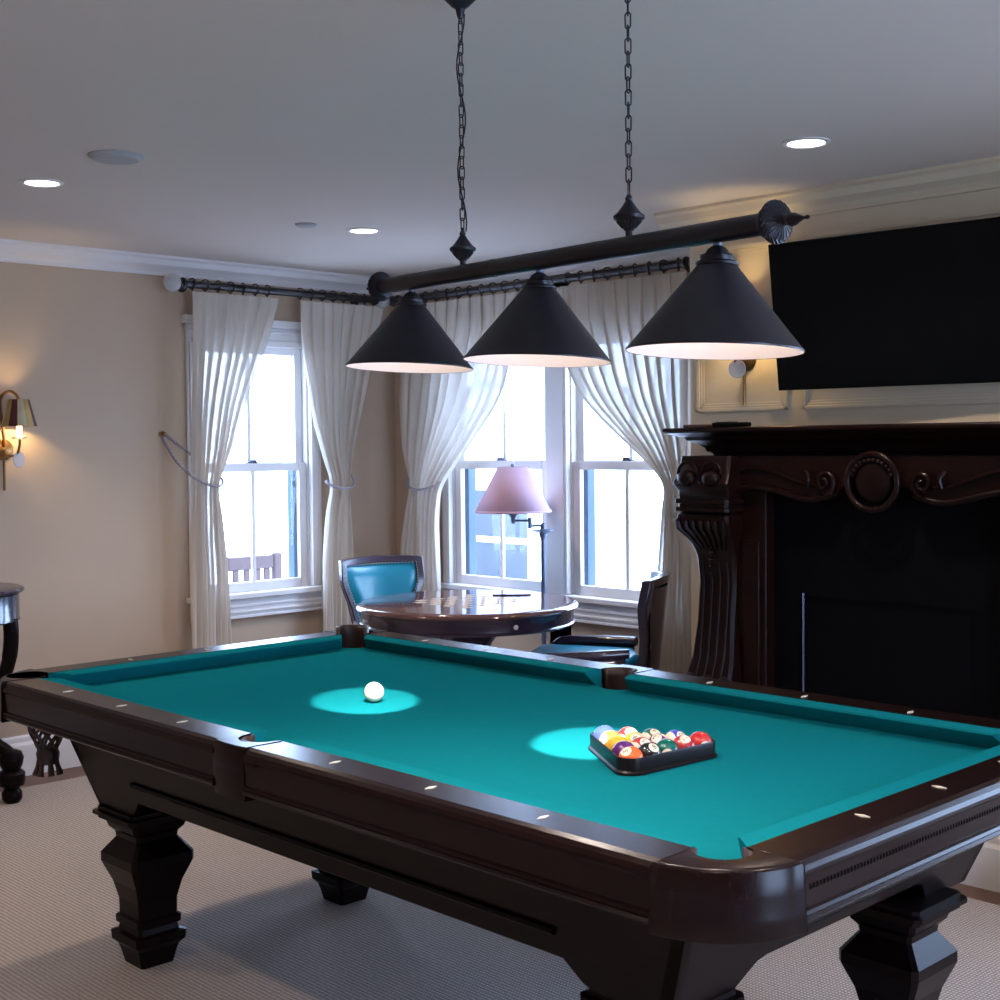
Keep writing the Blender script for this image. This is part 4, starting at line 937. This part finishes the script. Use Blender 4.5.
# ---------------------------------------------------------------- round games table
gx, gy, gz = 4.165, 4.505, .78
gt = thing('round_games_table', 'round polished wooden table with inlaid checkerboard by the windows', 'table', (gx, gy, 0))
MB().lathe([(.47, gz-.03), (.49, gz-.030), (.502, gz-.026), (.507, gz-.018), (.503, gz-.008), (.492, gz-.001), (.47, gz), (.25, gz), (0, gz)], (0, 0, 0), 96, cap=False).obj('tabletop', M['board'], gt, smooth=True)
MB().lathe([(.470, gz-.100), (.486, gz-.098), (.490, gz-.090), (.484, gz-.084), (.484, gz-.040), (.488, gz-.034), (.488, gz-.030), (.3, gz-.030), (0, gz-.03)], (0, 0, 0), 96, cap=False).obj('apron', M['chairwood'], gt, smooth=True)
MB().lathe([(.24, gz-.098), (.20, gz-.11), (.15, gz-.14), (.11, gz-.19), (.085, gz-.28), (.075, gz-.40), (.10, gz-.52), (.14, gz-.60), (.12, gz-.66), (.16, gz-.70), (.30, gz-.72), (.34, .035), (.34, 0)], (0, 0, 0), 48).obj('pedestal', M['chairwood'], gt, smooth=True)
va = math.atan2(-gy, -gx)
for k in range(4):
    a = va+.42+k*PI/2
    kn = MB().lathe([(.004, 0), (.004, .008), (.010, .012), (.011, .018), (.006, .023), (0, .024)], (.484*math.cos(a), .484*math.sin(a), gz-.062), 14, (math.cos(a), math.sin(a), 0), cap=False)
    kn.obj('drawer_knob', M['paper'], gt, smooth=True)
dv = Vector((4.62, 4.74, 0))-Vector((gx, gy, 0))
slot = MB().tube(catm([tuple(Vector((.205, .105, gz+.002))+Vector((.717, -.697, 0))*.13+Vector((.717, -.697, 0))*u+Vector((.697, .717, 0))*(-.012*math.cos(u*16))) for u in (-.09, -.05, 0, .05, .09)], 4), .006, 6)
slot.obj('drawer_pull', M['chairwood'], gt, smooth=True)

# ---------------------------------------------------------------- armchairs
def armchair(loc, rotz, label):      # local +y = forward
    t = thing('armchair', label, 'armchair', loc, rotz, 'teal leather armchairs at the round table')
    out_ = [(-.160, .44), (-.168, .60), (-.182, .66), (-.234, .79), (-.236, .82), (-.232, .915)]
    def curve(x, z): return -.27+1.15*x*x-(z-.44)*.16
    full_ = [(x, z) for x, z in out_]+[(x, .915+.010*(1-(x/.232)**2)) for x in (-.16, -.08, 0, .08, .16)]+[(-x, z) for x, z in out_[::-1]]
    fr = MB(); n = len(full_)
    # frame: band swept along outline with rectangular section
    secs = []
    for i, (x, z) in enumerate(full_):
        cx_, cz_ = 0, .66; dx, dz = cx_-x, cz_-z
        ix = x*(1-.036/.24) ; iz = z-.034*max(0, min(1, (z-.86)/.06)); 
        yo = curve(x, z); yi = curve(ix, iz)
        secs.append([(x, yo-.018, z), (x, yo+.022, z), (ix, yi+.026, iz), (ix, yi-.018, iz)])
    fr.sections(secs).obj('back_frame', M['chairwood'], t, bevel=.005)
    def inner(u, v):
        z = .60+.285*v; hw = lerpt([(.6, .140), (.66, .150), (.79, .200), (.82, .203), (.91, .199)], z); x = -hw+2*hw*u; return x, z
    pad = MB(); pad.grid(16, 12, lambda u, v: (inner(u, v)[0], curve(*inner(u, v))+.010+.030*(max(0, 1-(2*u-1)**6)*max(0, 1-(2*v-1)**6)), inner(u, v)[1]))
    pad.obj('back_cushion', M['teal'], t, smooth=True)
    bk_ = MB(); bk_.grid(16, 12, lambda u, v: (inner(u, v)[0], curve(*inner(u, v))-.014, .45+(inner(u, v)[1]-.6)*.45/.30)); bk_.obj('back_panel', M['chairwood'], t, smooth=True)
    nl = MB()
    for k in range(22):
        v = k/21
        for s_ in (0.0, 1.0):
            x, z = inner(s_, v); nl.sphere((x, curve(x, z)+.024, z), .004, 6)
    for k in range(24):
        x, z = inner(k/23, 1); nl.sphere((x, curve(x, z)+.024, z), .004, 6)
    nl.obj('nail_trim', M['paper'], t, smooth=True)
    st = MB(); sp3 = [(-.20, -.20), (-.27, .20), (-.25, .26), (0, .28), (.25, .26), (.27, .20), (.20, -.20), (0, -.24)]
    st.prism(sp3, .49, .575, lambda u, v, s: (u*(1 if s < .5 else .93), v*(1 if s < .5 else .95), s)); st.obj('seat', M['teal'], t, bevel=.025, segs=4)
    MB().prism(sp3, .42, .49, lambda u, v, s: (u, v, s)).obj('seat_frame', M['chairwood'], t, bevel=.008)
    for s_ in (-1, 1):
        ar = catm([(s_*.18, -.20, .60), (s_*.225, -.08, .597), (s_*.255, .06, .592), (s_*.262, .14, .585), (s_*.265, .18, .56), (s_*.262, .20, .51), (s_*.262, .24, .455), (s_*.255, .27, .41)], 6)
        MB().tube(ar, .022, 10).obj('armrest', M['chairwood'], t, smooth=True)
        # solid side panel under the arm, as on a tub chair
        sd = MB(); sd.grid(8, 4, lambda u, v: (s_*(.195+.065*min(1, u*1.6)), -.19+.37*u, .44+(.58-.44)*v)); so_ = sd.obj('side_panel', M['chairwood'], t, smooth=True)
        md = so_.modifiers.new('t', 'SOLIDIFY'); md.thickness = .018; md.offset = 0
        MB().tube([(s_*.24, .22, .40), (s_*.235, .215, .2), (s_*.225, .205, 0)], [.024, .018, .013], 10).obj('leg', M['chairwood'], t, smooth=True)
        MB().tube([(s_*.18, -.20, .42), (s_*.185, -.23, .2), (s_*.19, -.28, 0)], [.022, .018, .014], 10).obj('leg', M['chairwood'], t, smooth=True)
    return t
armchair((4.305, 5.09, .002), math.atan2(-.97, -.20)-PI/2, 'teal leather armchair facing the room behind the round table')
armchair((4.375, 3.965, .002), math.atan2(.82, -.57)-PI/2, 'armchair seen from its side, right of the round table by the mantel')

# ---------------------------------------------------------------- floor lamp
fl = thing('floor_lamp', 'slim swing-arm floor lamp with lilac cone shade behind the round table', 'floor lamp', (4.82, 4.655, 0))
lv = Vector((-.717, .697, 0))      # arm runs to the viewer's left
MB().lathe([(.13, 0), (.13, .015), (.12, .025), (.03, .035), (.014, .05)], (0, 0, 0), 32).obj('base', M['steel'], fl, smooth=True)
MB().lathe([(.012, .04), (.012, 1.015), (.018, 1.035), (.022, 1.050), (.055, 1.061), (.055, 1.066), (.014, 1.071), (.012, 1.095), (.006, 1.100)], (0, 0, 0), 20).obj('pole', M['steel'], fl, smooth=True)
def lp_(u, z): return tuple(lv*u+Vector((0, 0, z)))
MB().tube([lp_(0, 1.087), lp_(.065, 1.087)], .006, 8).obj('swing_arm', M['steel'], fl, smooth=True)
MB().tube([lp_(.065, 1.073), lp_(.065, 1.130)], .011, 10).obj('elbow', M['steel'], fl, smooth=True)
MB().tube([lp_(.065, 1.113), lp_(.148, 1.113)], .006, 8).obj('swing_arm', M['steel'], fl, smooth=True)
MB().lathe([(.010, 1.100), (.012, 1.130), (.02, 1.140), (.035, 1.155), (.01, 1.160), (.008, 1.375), (.004, 1.380), (.012, 1.385), (.008, 1.395), (0, 1.400)], lp_(.148, 0), 16).obj('lamp_stem', M['steel'], fl, smooth=True)
so = MB().lathe([(.190, 1.160), (.075, 1.380)], lp_(.148, 0), 48, cap=False).obj('lamp_shade', M['lilac'], fl, smooth=True); md = so.modifiers.new('t', 'SOLIDIFY'); md.thickness = .003
MB().lathe([(.191, 1.155), (.193, 1.160), (.189, 1.168)], lp_(.148, 0), 48, cap=False).obj('shade_trim', M['lilac'], so, smooth=True)

# ---------------------------------------------------------------- console table at left
ct = thing('side_table', 'dark round side table with curved leg cut off at the left edge', 'side table', (2.298, 5.665, 0))
MB().lathe([(.265, .885), (.275, .888), (.280, .897), (.276, .905), (.265, .909), (.1, .909), (0, .909)], (0, 0, 0), 48, cap=False).obj('tabletop', M['chairwood'], ct, smooth=True)
MB().lathe([(.255, .765), (.262, .77), (.258, .78), (.258, .88), (.2, .885), (0, .885)], (0, 0, 0), 48, cap=False).obj('apron', mat('blue_black_lacquer', (.015, .018, .04, 1), .2, coat=.5, noise=.2), ct, smooth=True)
for k in range(3):
    a = math.radians(-46+120*k); d = Vector((math.cos(a), math.sin(a), 0))
    pts = [(.235, .78), (.238, .70), (.225, .60), (.19, .50), (.155, .40), (.14, .33), (.15, .26), (.20, .22), (.235, .185)]
    pr_ = [tuple(d*u+Vector((0, 0, z))) for u, z in pts]
    lg = MB().tube(catm(pr_, 4), [.032]*8+[.03]*8+[.026]*8+[.03]*9, 10).obj('leg', M['wood'], ct, smooth=True)
    MB().lathe([(.03, 0), (.042, .02), (.042, .045), (.03, .06), (.038, .07), (.052, .075), (.056, .10), (.056, .125), (.046, .135), (.036, .14), (.046, .16), (.052, .19), (.042, .215), (.02, .225)], tuple(d*.225), 20).obj('foot', M['wood'], lg, smooth=True)
bpy.context.view_layer.update()
